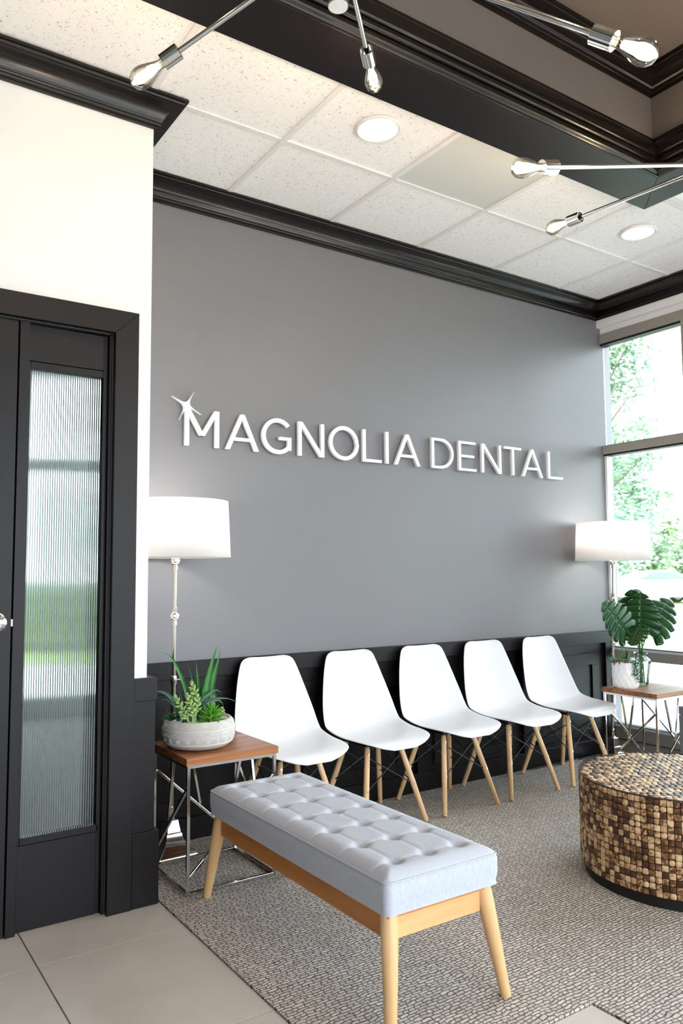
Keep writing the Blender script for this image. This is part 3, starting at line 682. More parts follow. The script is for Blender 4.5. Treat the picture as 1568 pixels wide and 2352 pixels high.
# ------------------------------------------------------------------ tufted bench
BX0, BX1, BY0, BY1 = 1.298, 1.706, -1.803, -.688
t = thing('upholstered_bench', 'pale grey button-tufted bench on a light wood frame', 'bench', ((BX0+BX1)/2, (BY0+BY1)/2, .004))
bw_, bl_ = (BX1-BX0)/2, (BY1-BY0)/2
legs = []
for sx in (-1, 1):
    for sy in (-1, 1):
        a = Vector((sx*(bw_-.032), sy*(bl_-.034), .312)); b = Vector((sx*(bw_+.006), sy*(bl_+.018), 0)); d = b-a
        MB().tube([a, a+d*.12, a+d*.3, b-d*.01, b], [.0245, .0245, .0235, .0155, .0145], 20).obj('leg', 'bench_leg', t)
for sx in (-1, 1): MB().box(sx*(bw_-.032)-.011, sx*(bw_-.032)+.011, -bl_+.05, bl_-.05, .238, .304).obj('apron', 'bench_wood_y_shaded', t, bevel=.002)
for sy in (-1, 1): MB().box(-bw_+.05, bw_-.05, sy*(bl_-.034)-.011, sy*(bl_-.034)+.011, .238, .304).obj('apron', 'bench_wood_x', t, bevel=.002)
MB().box(-bw_+.012, bw_-.012, -bl_+.012, bl_-.012, .301, .312).obj('seat_board', 'bench_wood_y_shaded', t)
NXC, NYC = 3, 7
bxs = [-bw_*.58, 0, bw_*.58]; bys = [-bl_*.86+i*(bl_*1.72/6) for i in range(7)]
def cush_z(x, y):
    ex = min(1, (bw_-abs(x))/.05); ey = min(1, (bl_-abs(y))/.05); e_ = max(0, min(ex, ey))
    z = .402+.020*(1-(1-e_)**2)
    for bx in bxs:
        for by in bys:
            r2 = (x-bx)**2+(y-by)**2; z -= .022*math.exp(-r2/(2*.014**2))
    # shallow pleats between neighbouring buttons
    for by in bys: z -= .0038*math.exp(-((y-by)/.006)**2)*min(1, e_*1.4)
    for bx in bxs:
        if abs(y) < bl_*.86: z -= .0022*math.exp(-((x-bx)/.006)**2)
    return z
nx, ny = 81, 221; cb = MB()
def side_in(x, y):  # round the vertical corners
    cr = .02; qx, qy = abs(x)-(bw_-cr), abs(y)-(bl_-cr)
    if qx > 0 and qy > 0:
        L = math.hypot(qx, qy); m_ = max(qx, qy)
        if L > 0: k = m_/L; return (math.copysign(bw_-cr+qx*k, x), math.copysign(bl_-cr+qy*k, y))
    return (x, y)
V = []
for j in range(ny):
    for i in range(nx):
        x, y = -bw_+2*bw_*i/(nx-1), -bl_+2*bl_*j/(ny-1); z = cush_z(x, y); X, Y = side_in(x, y); V.append((X, Y, z))
F = [(j*nx+i, j*nx+i+1, (j+1)*nx+i+1, (j+1)*nx+i) for j in range(ny-1) for i in range(nx-1)]
loop = [i for i in range(nx)]+[j*nx+nx-1 for j in range(1, ny)]+[(ny-1)*nx+i for i in range(nx-2, -1, -1)]+[j*nx for j in range(ny-2, 0, -1)]
levels = [(.006, .388), (.006, .345), (.002, .322), (-.004, .3135)]; base = len(V); nl = len(loop)
for (o_, z) in levels:
    for idx in loop:
        x, y, _ = V[idx]; L = math.hypot(x/bw_, y/bl_) or 1
        V.append((x+math.copysign(o_ if abs(x) > bw_-.021 else 0, x), y+math.copysign(o_ if abs(y) > bl_-.021 else 0, y), z))
for k in range(len(levels)):
    for i in range(nl):
        a0 = loop[i] if k == 0 else base+(k-1)*nl+i; a1 = loop[(i+1) % nl] if k == 0 else base+(k-1)*nl+(i+1) % nl
        F.append((a0, base+k*nl+i, base+k*nl+(i+1) % nl, a1))
F.append(tuple(base+(len(levels)-1)*nl+i for i in range(nl)))
cu = cb.add(V, F).obj('cushion', 'fabric', t, angle=60)
pp = [Vector(V[i])+Vector((0, 0, -.002)) for i in loop]; pp = [p+Vector((math.copysign(.003, p.x) if abs(p.x) > bw_-.021 else 0, math.copysign(.003, p.y) if abs(p.y) > bl_-.021 else 0, -.002)) for p in pp]+[]
MB().tube(pp+[pp[0]], .0032, 8, False).obj('piping', 'fabric', cu, angle=180)
bme = MB().lathe([(0, .005), (.006, .004), (.0085, .001), (.0085, -.002), (0, -.002)], 14).mesh('tuft_button', 'fabric')
for bx in bxs:
    for by in bys: inst(bme, 'tuft_button', cu, (bx, by, cush_z(bx, by)-.0005))

# ------------------------------------------------------------------ side tables
def side_table(x0, y0, label, mirror=1):
    W, Dp, HT_ = .392, .372, .52
    t = thing('side_table', label, 'side table', (x0+W/2, y0+Dp/2, .004), 0, 'chrome and wood side tables')
    n = 5; pw = (Dp+.012)/n
    for k in range(n):
        o = MB().box(-W/2-.006, W/2+.006, -Dp/2-.006+k*pw, -Dp/2-.006+(k+1)*pw-.0004, HT_-.032, HT_-.004).obj('plank', 'walnut', t, bevel=.0012, smooth=False)
    q = .0125; zt = HT_-.032; a, b = W/2-.007, Dp/2-.007
    def B(nm, p0, p1): MB().bar(p0, p1, q).obj(nm, 'chrome', t, bevel=.0012, smooth=False)
    for sx in (-1, 1):
        for sy in (-1, 1): B('leg', (sx*a, sy*b, 0), (sx*a, sy*b, zt))
    for z, nm in ((zt-q/2, 'top_bar'), (q/2, 'bottom_bar')):
        for sy in (-1, 1): B(nm, (-a+q/2, sy*b, z), (a-q/2, sy*b, z))
        for sx in (-1, 1): B(nm, (sx*a, -b+q/2, z), (sx*a, b-q/2, z))
    q = .011
    def face(P):  # P(u, z) maps 0..1 along the face to 3D
        B('brace', P(.98, zt*.82), P(.02, zt*.14)); B('brace', P(.58, zt-.012), P(.45, zt*.465))
    face(lambda u_, z: (-a+2*a*u_, -b, z)); face(lambda u_, z: (a-2*a*u_, b, z))
    face(lambda u_, z: (-a, b-2*b*u_, z)); face(lambda u_, z: (a, -b+2*b*u_, z))
    return t
side_table(1.226, -.634, 'chrome-framed side table with wood top holding the shallow patterned planter')
side_table(4.078, -.732, 'chrome-framed side table with wood top beside the window')

# ------------------------------------------------------------------ floor lamps
def floor_lamp(loc, top_dx, top_dy, label, lit):
    t = thing('floor_lamp', label, 'floor lamp', loc, 0, 'nickel floor lamps with drum shades')
    hb = .088
    prof = [(1, 0), (1, .014), (.97, .018), (.80, .028), (.60, .05), (.45, .075), (.40, .098), (.36, .10), (.26, .152), (.15, .153), (.13, .158)]
    V = []; F = []
    for (s_, z) in prof:
        for (cx, cy) in ((-1, -1), (1, -1), (1, 1), (-1, 1)): V.append((cx*hb*s_, cy*hb*s_, z))
    for i in range(len(prof)-1):
        for k in range(4): F.append((i*4+k, i*4+(k+1) % 4, (i+1)*4+(k+1) % 4, (i+1)*4+k))
    F += [(3, 2, 1, 0), tuple((len(prof)-1)*4+k for k in range(4))]
    MB().add(V, F).obj('base', 'chrome', t, bevel=.002, angle=40)
    P = lambda f: Vector((top_dx*f, top_dy*f, 0))
    def at(z): f = max(0, (z-.2)/1.1); return Vector((top_dx*f, top_dy*f, z))
    up = (at(1.3)-at(.2)).normalized()
    MB().tube([at(.15), at(.158), at(.165), at(.178), at(.19), at(.2), at(.21)], [.013, .014, .010, .013, .010, .012, .0095], 18).obj('collar', 'nickel', t)
    MB().tube([at(.2), at(.755)], .0095, 18).obj('lower_pole', 'nickel', t)
    MB().tube([at(.745), at(.750), at(.775), at(.782)], [.013, .014, .014, .012], 18).obj('clamp', 'nickel', t)
    MB().tube([at(.762)+Vector((.012, -.006, 0)), at(.762)+Vector((.024, -.012, 0))], .005, 10).obj('thumb_screw', 'nickel', t)
    MB().tube([at(.77), at(1.015)], .0082, 18).obj('middle_pole', 'nickel', t)
    MB().tube([at(1.06), at(1.26)], .0082, 18).obj('upper_pole', 'nickel', t)
    for z in (1.045, 1.288):
        c_ = at(z); ax = Vector((-.35, -1, 0)).normalized()
        k = MB().lathe([(0, -.014), (.017, -.014), (.0195, -.011), (.0195, .009), (.017, .012), (.012, .012), (.011, .016), (.007, .017), (.006, .024), (0, .024)], 26, c_, ax).obj('knuckle', 'nickel', t, angle=30)
        MB().tube([c_-up*.04, c_-up*.036, c_-up*.018], [.0125, .0125, .011], 16).obj('sleeve', 'nickel', k)
        MB().tube([c_+up*.017, c_+up*.036, c_+up*.04], [.011, .0125, .0125], 16).obj('sleeve', 'nickel', k)
    tp = at(1.30); sh = .248
    MB().tube([tp+Vector((0, 0, .01)), tp+Vector((0, 0, .05))], [.010, .012], 14).obj('socket', 'nickel', t)
    s_ = MB().lathe([(.238, 0), (.226, sh)], 64, tp, caps=False).obj('shade', 'shade_white', t, angle=60)
    s_.modifiers.new('thick', 'SOLIDIFY').thickness = -.003
    z1 = tp+Vector((0, 0, sh-.015)); sp = MB()
    for k in range(3):
        an = k*2.094+.3; sp.tube([z1, z1+Vector((.226*math.cos(an), .226*math.sin(an), 0))], .002, 6)
    sp.tube([tp+Vector((0, 0, .05)), tp+Vector((.05, 0, .10)), tp+Vector((.05, 0, .18)), z1], .002, 6)
    sp.obj('shade_spider', 'nickel', t)
    MB().lathe([(0, .0), (.006, .0), (.009, .008), (.006, .016), (0, .018)], 14, z1+Vector((0, 0, .012))).obj('finial', 'nickel', t)
    MB().lathe([(.012, 0), (.014, .03), (.029, .07), (.03, .085), (.02, .105), (0, .112)], 20, tp+Vector((0, 0, .05))).obj('bulb', 'lamp_bulb' if lit else 'shade_white', t)
    l = bpy.data.lights.new('lamp_light', 'POINT'); l.energy = 2.6; l.color = (1, .93, .86); l.shadow_soft_size = .04
    lo = bpy.data.objects.new('lamp_light', l); COL.objects.link(lo); lo.parent = t; lo.location = tp+Vector((0, 0, .2))
floor_lamp((1.352, -.165, .004), -.030, -.092, 'tall nickel floor lamp with white drum shade beside the white wall end', True)
floor_lamp((4.352, -.215, .004), .004, -.045, 'tall nickel floor lamp with white drum shade in the window corner', True)

# ------------------------------------------------------------------ drum coffee table with coconut mosaic
DX, DY, DR, DH = 2.971, -1.586, .401, .402
t = thing('drum_table', 'round drum coffee table clad in brown coconut-shell mosaic on a black plinth', 'coffee table', (DX, DY, .004))
MB().lathe([(.385, 0), (.385, .05), (0, .05)], 72).obj('plinth', 'plinth_black', t, angle=30)
dz0, dz1 = .042, DH-.004
MB().lathe([(0, dz0), (DR-.005, dz0), (DR-.005, dz1-.006), (0, dz1-.006)], 96).obj('body', 'coco_gap', t, angle=30)
MB().lathe([(DR-.0045, dz1-.005), (DR+.0005, dz1-.005), (DR+.0005, dz1-.001), (DR-.0045, dz1-.001)], 96, caps=False).obj('rim', 'coco_gap', t, angle=30)
NCOL, NROW = 106, 15; ph = (dz1-.006-dz0)/NROW; pw = 2*math.pi*DR/NCOL
def chip(wd, ht, th, rnd, seed):
    rg = random.Random(seed); n_ = 12; V = []; e_ = 2.2+9*(1-rnd)**2
    P = []
    for k in range(n_):
        a = 2*math.pi*(k+.5)/n_; c_, s_ = math.cos(a), math.sin(a)
        P.append((math.copysign(abs(c_)**(2/e_), c_)*wd/2*(1+rg.uniform(-.05, .05)), math.copysign(abs(s_)**(2/e_), s_)*ht/2*(1+rg.uniform(-.05, .05))))
    V = [(x, 0, z) for x, z in P]+[(x*.93, -th*.75, z*.93) for x, z in P]+[(x*.74, -th, z*.74) for x, z in P]
    F = []
    for r_ in range(2):
        for k in range(n_): F.append((r_*n_+k, r_*n_+(k+1) % n_, (r_+1)*n_+(k+1) % n_, (r_+1)*n_+k))
    F.append(tuple(2*n_+k for k in range(n_)))
    return V, F
VAR = []
for k in range(10):
    rnd = [.0, .1, .2, .35, .55, .8, .05, .3, .0, .45][k]; s_ = [1.03, 1.02, 1.0, 1.0, .98, .95, 1.03, .97, 1.03, 1][k]
    V, F = chip(pw*.95*s_, ph*.95*s_, .0045, rnd, k); VAR.append((V, F, MB().add(V, F).mesh('mosaic_chip', 'coconut_shell', True, 50)))
cand = []
rg = random.Random(3)
for i in range(NCOL):
    a = 2*math.pi*i/NCOL; n_ = Vector((math.cos(a), math.sin(a), 0)); c_ = Vector((DX, DY, .2))+n_*DR
    vis = n_.dot((CAM-c_).normalized()); d = c_-CAM; xp = 784+FPX*d.dot(RIGHT)/d.dot(FWD)
    for j in range(NROW):
        cand.append(((1 if xp < 1580 else 0)*max(vis, 0), i, j, a, rg.randrange(10), rg.uniform(-.04, .04), rg.uniform(-.0015, .001)))
cand.sort(key=lambda q: -q[0])
rest = MB()
for k, (sc_, i, j, a, v, tw_, dp) in enumerate(cand):
    M = Matrix.Translation((math.cos(a)*(DR-.0048+dp), math.sin(a)*(DR-.0048+dp), dz0+(j+.5)*ph)) @ Matrix.Rotation(a+math.pi/2, 4, 'Z') @ Matrix.Rotation(tw_, 4, 'Y')
    if k < 300:
        o = inst(VAR[v][2], 'mosaic_chip', t); o.matrix_local = M
    else: rest.add([M @ Vector(p) for p in VAR[v][0]], VAR[v][1])
tp_ = .0245; nn = int(DR/tp_)+1
for i in range(-nn, nn+1):
    for j in range(-nn, nn+1):
        x, y = (i+.5)*tp_+(.25*tp_ if j % 2 else 0), (j+.5)*tp_
        if math.hypot(x, y) > DR-.012: continue
        V, F, _ = VAR[rg.randrange(10)]; k = tp_/pw
        M = Matrix.Translation((x, y, dz1-.0062)) @ Matrix.Rotation(.5, 4, 'Z') @ Matrix.Rotation(-math.pi/2, 4, 'X') @ Matrix.Rotation(0, 4, 'Y') @ Matrix.Diagonal((k*.99, 1, k*.99, 1))
        M = Matrix.Rotation(-.6, 4, 'Z') @ M
        rest.add([M @ Vector(p) for p in V], F)
rest.obj('mosaic', 'coconut_shell', t, angle=50, kind='stuff')

# ------------------------------------------------------------------ grey stool at the right edge
c_ = atZ(1557, 1622, .50); sx, sy = c_.x, c_.y
t = thing('grey_stool', 'grey painted open-frame stool cut off by the right edge behind the drum table', 'stool', (sx+.2, sy-.1, .004))
for ax in (-1, 1):
    for ay in (-1, 1): MB().box(ax*.18-.02, ax*.18+.02, ay*.08-.02, ay*.08+.02, 0, .45).obj('leg', 'stool_grey', t, bevel=.003)
MB().box(-.2, .2, -.1, .1, .452, .496).obj('seat', 'stool_grey', t, bevel=.003)
for ay in (-1, 1): MB().box(-.16, .16, ay*.08-.012, ay*.08+.012, .1, .14).obj('stretcher', 'stool_grey', t, bevel=.002)

# ------------------------------------------------------------------ plants
def leaf_strip(mb, pts, hw, fold=.35, up=None, n=14, sharp=1.0, ser=0):
    """tapered, folded leaf along a smooth curve through pts; hw = half width"""
    P = [Vector(p) for p in pts]; side = None; V = []; F = []
    for i in range(n+1):
        t = i/n; p = Vector(cat(P, t)); q = Vector(cat(P, min(t+.02, 1))); q0 = Vector(cat(P, max(t-.02, 0))); d = (q-q0).normalized()
        if side is None: side = d.cross(Vector(up) if up else (CAM-P[0]).normalized()).normalized()
        side = (side-d*side.dot(d)).normalized(); nr = side.cross(d)
        w_ = hw*max(.02, (1-t**(1.6*sharp))*(.75+.25*math.sin(math.pi*min(1, t*1.4))))
        j = (1+ser*(1 if i % 2 else -1)) if 0 < i < n else 1
        V += [p-side*w_*j+nr*w_*fold, p-side*w_*.5-nr*w_*fold*.2, p-nr*w_*fold*.5, p+side*w_*.5-nr*w_*fold*.2, p+side*w_*j+nr*w_*fold,
              p-nr*(w_*fold*.5+w_*.28)]
    for i in range(n):
        b = i*6; c_ = b+6
        for k in range(4): F.append((b+k, b+k+1, c_+k+1, c_+k))
        F += [(b+4, b+5, c_+5, c_+4), (b+5, b, c_, c_+5)]
    mb.add(V, F); return mb
def ellipsoid_leaf(L, wd, th, name, m, tip=.6):
    """plump pointed leaf along +x from the origin"""
    V = []; F = []; nr = 7; ns = 8
    for i in range(nr):
        t = i/(nr-1); r = math.sin(math.pi*min(1, .06+t*.94)**(.85))**tip if i < nr-1 else .02
        for k in range(ns):
            a = 2*math.pi*k/ns; V.append((L*t, wd*r*math.cos(a), th*r*math.sin(a)+L*.18*t*t))
    for i in range(nr-1):
        for k in range(ns): F.append((i*ns+k, i*ns+(k+1) % ns, (i+1)*ns+(k+1) % ns, (i+1)*ns+k))
    F += [tuple(range(ns))[::-1], tuple((nr-1)*ns+k for k in range(ns))]
    return MB().add(V, F).mesh(name, m, True, 70)
def orient(d, roll=0):
    d = Vector(d).normalized(); return (d.to_track_quat('X', 'Z') @ Matrix.Rotation(roll, 3, 'X').to_quaternion())
def set_local(o, p, quat, s=1): o.matrix_local = Matrix.Translation(p) @ quat.to_matrix().to_4x4() @ Matrix.Diagonal((s, s, s, 1))

# shallow patterned bowl with succulents
TZT = .5205; bc = Vector((1.352, -.452, TZT)); BR = .148
t = thing('potted_succulents', 'shallow grey bowl with white folk pattern planted with aloe and succulents', 'potted plant', bc)
bprof = [(0, 0), (.085, 0), (.118, .008), (.140, .026), (BR, .05), (BR, .085), (.141, .108), (.132, .118), (.126, .118), (.124, .104), (0, .104)]
bowl = MB().lathe(bprof, 64).obj('bowl', 'bowl_grey', t, angle=40)
def brad(z):
    for (r0, z0), (r1, z1) in zip(bprof[1:8], bprof[2:8]):
        if z0 <= z <= z1: return r0+(r1-r0)*(z-z0)/(z1-z0)
    return BR
pm = MB()
def on(a, z): r_ = brad(z)+.0006; return Vector((r_*math.cos(a), r_*math.sin(a), z))
def stroke(pts, wd=.0012):
    for (a0, z0), (a1, z1) in zip(pts, pts[1:]): pm.tube([on(a0, z0), on(a1, z1)], wd*.55, 4, False)
for z in (.028, .032, .082, .086): stroke([(2*math.pi*k/72, z) for k in range(73)], .0014)
NP = 22
for k in range(NP):
    a = 2*math.pi*k/NP; s_ = .0085
    C_ = lambda r_, n_=10, a0=0, a1=2*math.pi: [(a+r_*math.cos(a0+(a1-a0)*q/n_)/BR, .044+r_*math.sin(a0+(a1-a0)*q/n_)) for q in range(n_+1)]
    if k % 2: stroke(C_(.0085)); stroke(C_(.005)); stroke(C_(.002, 6))
    else:
        for q in range(8):
            an = q*math.pi/4; stroke([(a+.003*math.cos(an)/BR, .044+.003*math.sin(an)), (a+.009*math.cos(an)/BR, .044+.009*math.sin(an))], .002)
for k in range(16):
    a = 2*math.pi*k/16; w_ = 2*math.pi/16*.46; h_ = .0085; z = .064
    stroke([(a+w_*math.cos(math.pi*q/8), z+h_*math.sin(math.pi*q/8)) for q in range(9)]); stroke([(a+w_*math.cos(math.pi*q/8), z-h_*math.sin(math.pi*q/8)) for q in range(9)])
    for q in range(-3, 4): stroke([(a+w_*.2*q, z-h_*.6*(1-abs(q)/4)), (a+w_*.2*q+.01, z+h_*.6*(1-abs(q)/4))], .001)
for k in range(90): stroke([(2*math.pi*k/90, .0765), (2*math.pi*k/90+.02, .0765)], .0028)
for k in range(14):
    a = 2*math.pi*k/14
    for r_ in ((.015, .011, .007) if k % 2 else (.009, .005)): stroke([(a+r_*math.cos(math.pi+math.pi*q/8)/BR, .109+r_*math.sin(math.pi+math.pi*q/8)) for q in range(9)])
pm.obj('painted_pattern', 'bowl_paint', bowl, kind='stuff', smooth=False)
gm = MB(); rg = random.Random(5)
for k in range(420):
    a = rg.uniform(0, 6.283); r_ = .122*math.sqrt(rg.random()); s_ = rg.uniform(.003, .0055); p = Vector((r_*math.cos(a), r_*math.sin(a), .105+rg.uniform(0, .006)))
    V = [p+Vector(q)*s_*rg.uniform(.8, 1.2) for q in ((1, 0, 0), (0, 1, 0), (-1, 0, 0), (0, -1, 0), (0, 0, .8), (0, 0, -.8))]
    gm.add(V, [(0, 1, 4), (1, 2, 4), (2, 3, 4), (3, 0, 4), (1, 0, 5), (2, 1, 5), (3, 2, 5), (0, 3, 5)])
gm.obj('gravel', 'gravel', t, kind='stuff', smooth=False)
L_ = lambda x, y, dy=0: atY(x, y, bc.y+dy)-bc
def aloe(pts, hw, m, dy=0, ser=.06, fold=.35):
    leaf_strip(MB(), [L_(x, y, dy+(e[0] if e else 0)) for (x, y, *e) in pts], hw, fold, ser=ser, n=18).obj('aloe_leaf', m, t, angle=70)
aloe([(466, 1668), (468, 1620), (478, 1560), (488, 1515), (499, 1482)], .023, 'aloe', 0)
aloe([(478, 1660), (484, 1590), (493, 1545), (501, 1515), (507, 1487)], .014, 'aloe', .03)
aloe([(440, 1665), (428, 1590), (407, 1535), (390, 1508), (370, 1497)], .011, 'aloe', -.01)
aloe([(452, 1665), (450, 1595), (440, 1555), (432, 1523)], .011, 'aloe_dark', .04)
aloe([(456, 1665), (457, 1590), (453, 1550), (450, 1521)], .011, 'aloe', .045)
aloe([(456, 1668), (462, 1615), (482, 1592), (497, 1585), (508, 1591)], .011, 'aloe_grey', -.015)
aloe([(458, 1668), (466, 1620), (486, 1606), (520, 1604), (547, 1613)], .010, 'aloe_grey', -.02)
aloe([(460, 1668), (470, 1622), (495, 1608), (508, 1612), (513, 1622)], .008, 'aloe_grey', -.03)
aloe([(412, 1668), (400, 1615), (384, 1595), (366, 1588), (352, 1592)], .011, 'aloe_grey', .01)
aloe([(412, 1668), (404, 1630), (385, 1607), (364, 1610)], .008, 'aloe_grey', .04)
aloe([(428, 1668), (424, 1620), (416, 1595), (409, 1587)], .010, 'aloe_dark', .02)
aloe([(420, 1670), (424, 1655), (426, 1640), (428, 1615)], .014, 'aloe_dark', -.03)
pale = ellipsoid_leaf(.026, .0068, .0055, 'leaf', 'pale_leaf'); lime = ellipsoid_leaf(.068, .0095, .005, 'leaf', 'lime_leaf', .75)
def sprig(base, bend, head, n, dy, s=1):
    p = [L_(*base, dy), L_(*bend, dy), L_(*head, dy)]
    st_ = MB().tube([Vector(cat(p, k/8)) for k in range(9)], [.0042-.0002*k for k in range(9)], 8).obj('succulent_sprig', 'stem_green', t)
    for k in range(n):
        f = .42+.58*(k/(n-1)); c_ = Vector(cat(p, f)); ax = (Vector(cat(p, min(f+.05, 1)))-Vector(cat(p, f-.05))).normalized()
        u_ = ax.orthogonal().normalized(); w_ = ax.cross(u_); an = k*2.4
        spread = 1.0-.75*max(0, (f-.72)/.28)**1.5; d = (u_*math.cos(an)+w_*math.sin(an))*spread+ax*(.35+.9*(1-spread))
        o = inst(pale, 'leaf', st_); set_local(o, c_, orient(d, 0), s*(1.0-.45*max(0, (f-.7)/.3)))
sprig((437, 1668), (426, 1645), (402, 1601), 26, -.085)
sprig((441, 1668), (442, 1640), (430, 1598), 24, -.095)
sprig((443, 1662), (448, 1610), (440, 1570), 22, -.06)
sprig((444, 1662), (452, 1630), (452, 1598), 16, -.075, .9)
sprig((505, 1655), (508, 1640), (510, 1628), 12, -.03, .7)
ro = MB().tube([L_(484, 1668, -.08), L_(484, 1630, -.08)], .004, 8).obj('rosette', 'stem_green', t)
c0 = L_(484, 1640, -.08)
for ring, (n_, el, s_, dz) in enumerate(((9, -.05, 1.0, -.03), (9, .10, 1.0, -.018), (8, .3, .95, -.004), (7, .6, .78, .004), (5, 1.0, .6, .01), (3, 1.3, .45, .014))):
    for k in range(n_):
        an = 2*math.pi*k/n_+ring*.5; d = Vector((math.cos(an)*math.cos(el), math.sin(an)*math.cos(el), math.sin(el)))
        o = inst(lime, 'leaf', ro); set_local(o, c0+Vector((0, 0, dz)), orient(d), s_*.93)
fe = MB(); rg = random.Random(9)
for k in range(34):
    an = rg.uniform(0, 6.283); el = rg.uniform(.2, 1.3); p = L_(392, 1655, .0); d = Vector((math.cos(an)*math.cos(el), math.sin(an)*math.cos(el), math.sin(el)))*rg.uniform(.04, .065)
    leaf_strip(fe, [p, p+d*.5+Vector((0, 0, .004)), p+d], .0035, .2, n=4)
fe.obj('feathery_tuft', 'aloe_dark', t, angle=70)
ye = MB()
for k in range(7):
    p = L_(490, 1625, .02); leaf_strip(ye, [p, p+Vector((.004*(k-3), .002*k, .03+.004*(k % 3))), p+Vector((.008*(k-3), .004*k, .05+.008*(k % 3)))], .0025, .2, n=4)
ye.obj('yellow_tuft', 'pale_leaf', t, angle=70)

# white faceted pot
pc = Vector((4.168, -.462, TZT)); PR = .094; PK = .86
t = thing('white_planter', 'white faceted ceramic pot of small succulents with a trailing strand', 'potted plant', pc)
nseg, zr = 14, [0, .012, .045, .08, .115, .15, .160]; V = []; F = []
rr = [.078, .086, .0915, .0925, .0925, .094, .094]
for j, z in enumerate(zr):
    for k in range(nseg*2):
        a = math.pi*(k+(0 if j % 2 else .0))/nseg; bump_ = .0022 if (k+j) % 2 else -.0012
        r_ = rr[j]+(bump_ if 0 < j < 5 else 0); V.append((r_*math.cos(a), r_*math.sin(a), z))
n2 = nseg*2
for j in range(len(zr)-1):
    for k in range(n2):
        a, b, c_, d = j*n2+k, j*n2+(k+1) % n2, (j+1)*n2+(k+1) % n2, (j+1)*n2+k
        F += ([(a, b, c_), (a, c_, d)] if (k+j) % 2 else [(a, b, d), (b, c_, d)])
b_ = len(V)
for r_, z in ((.085, .160), (.082, .145)):
    for k in range(n2): a = math.pi*k/nseg; V.append((r_*math.cos(a), r_*math.sin(a), z))
for k in range(n2):
    F.append((6*n2+k, 6*n2+(k+1) % n2, b_+(k+1) % n2, b_+k)); F.append((b_+k, b_+(k+1) % n2, b_+n2+(k+1) % n2, b_+n2+k))
F.append(tuple(b_+n2+k for k in range(n2))); F.append(tuple(range(n2))[::-1])
MB().add([(x*PK, y*PK, z*.97) for x, y, z in V], F).obj('pot', 'pot_white', t, smooth=False)
Q = lambda x, y, dy=0: atY(x, y, pc.y+dy)-pc
def spike(pts, hw, m, dy=0): leaf_strip(MB(), [Q(x, y, dy) for x, y in pts], hw*1.5, .4, n=10).obj('spike_leaf', m, t, angle=70)
for pts, hw, m, dy in ((((1436, 1522), (1430, 1505), (1426, 1482)), .009, 'aloe', .0), (((1434, 1522), (1420, 1505), (1417, 1487)), .008, 'aloe', .0), (((1436, 1522), (1438, 1505), (1436, 1487)), .008, 'aloe_dark', .02),
                       (((1440, 1522), (1442, 1500), (1443, 1486)), .008, 'aloe', .01), (((1440, 1522), (1445, 1505), (1448, 1493)), .007, 'aloe', -.01), (((1438, 1522), (1432, 1508), (1433, 1492)), .007, 'aloe_dark', -.02),
                       (((1414, 1524), (1405, 1512), (1394, 1499)), .004, 'aloe_grey', -.02), (((1414, 1524), (1402, 1513), (1393, 1505)), .004, 'aloe_grey', -.03), (((1413, 1524), (1412, 1510), (1410, 1495)), .004, 'aloe_grey', 0),
                       (((1413, 1524), (1407, 1508), (1400, 1496)), .004, 'aloe_grey', .01), (((1412, 1524), (1404, 1516), (1396, 1510)), .004, 'aloe_grey', -.01)):
    spike(pts, hw, m, dy)
redl = ellipsoid_leaf(.036, .011, .005, 'leaf', 'red_leaf', .8)
for (x, y, dy, s_) in ((1422, 1520, -.05, 1), (1436, 1520, -.045, .85), (1410, 1522, -.03, .8)):
    ro = MB().tube([Q(x, y+6, dy), Q(x, y, dy)], .004, 8).obj('rosette', 'red_leaf', t); c0 = Q(x, y, dy)
    for ring, (n_, el) in enumerate(((8, .15), (7, .5), (5, .95))):
        for k in range(n_):
            an = 2*math.pi*k/n_+ring*.4; o = inst(redl, 'leaf', ro); set_local(o, c0, orient((math.cos(an)*math.cos(el), math.sin(an)*math.cos(el), math.sin(el))), s_*(1-.2*ring))
MB().lathe([(0, .0), (.012, .002), (.019, .014), (.014, .026), (0, .03)], 14, Q(1451, 1521, -.02)).obj('pale_cactus', 'bowl_paint', t)
rg = random.Random(2)
for pts in (((1452, 1521), (1460, 1526), (1461, 1545), (1462, 1560)), ((1456, 1519), (1464, 1524), (1466, 1545), (1467, 1566)), ((1446, 1521), (1457, 1523), (1458, 1540), (1458, 1552)), ((1450, 1518), (1470, 1519), (1472, 1535), (1473, 1562))):
    P = [Q(x, y, -.045 if i == 0 else -.094) for i, (x, y) in enumerate(pts)]; sm_ = MB(); sm_.tube([Vector(cat(P, k/10)) for k in range(11)], .0012, 5)
    for k in range(34):
        c_ = Vector(cat(P, .05+.95*k/33)); an = rg.uniform(0, 6.283); d = Vector((math.cos(an), math.sin(an), rg.uniform(-.6, .4))).normalized(); e = c_+d*.014; s1 = d.orthogonal().normalized()*.005; s2 = d.cross(s1.normalized())*.003
        md = (c_+e)/2+d*.001; sm_.add([c_, md+s1, e, md-s1, md+s2, md-s2], [(0, 1, 4), (1, 2, 4), (2, 3, 4), (3, 0, 4), (1, 0, 5), (2, 1, 5), (3, 2, 5), (0, 3, 5)])
    sm_.obj('trailing_strand', 'trail_leaf', t, angle=70)

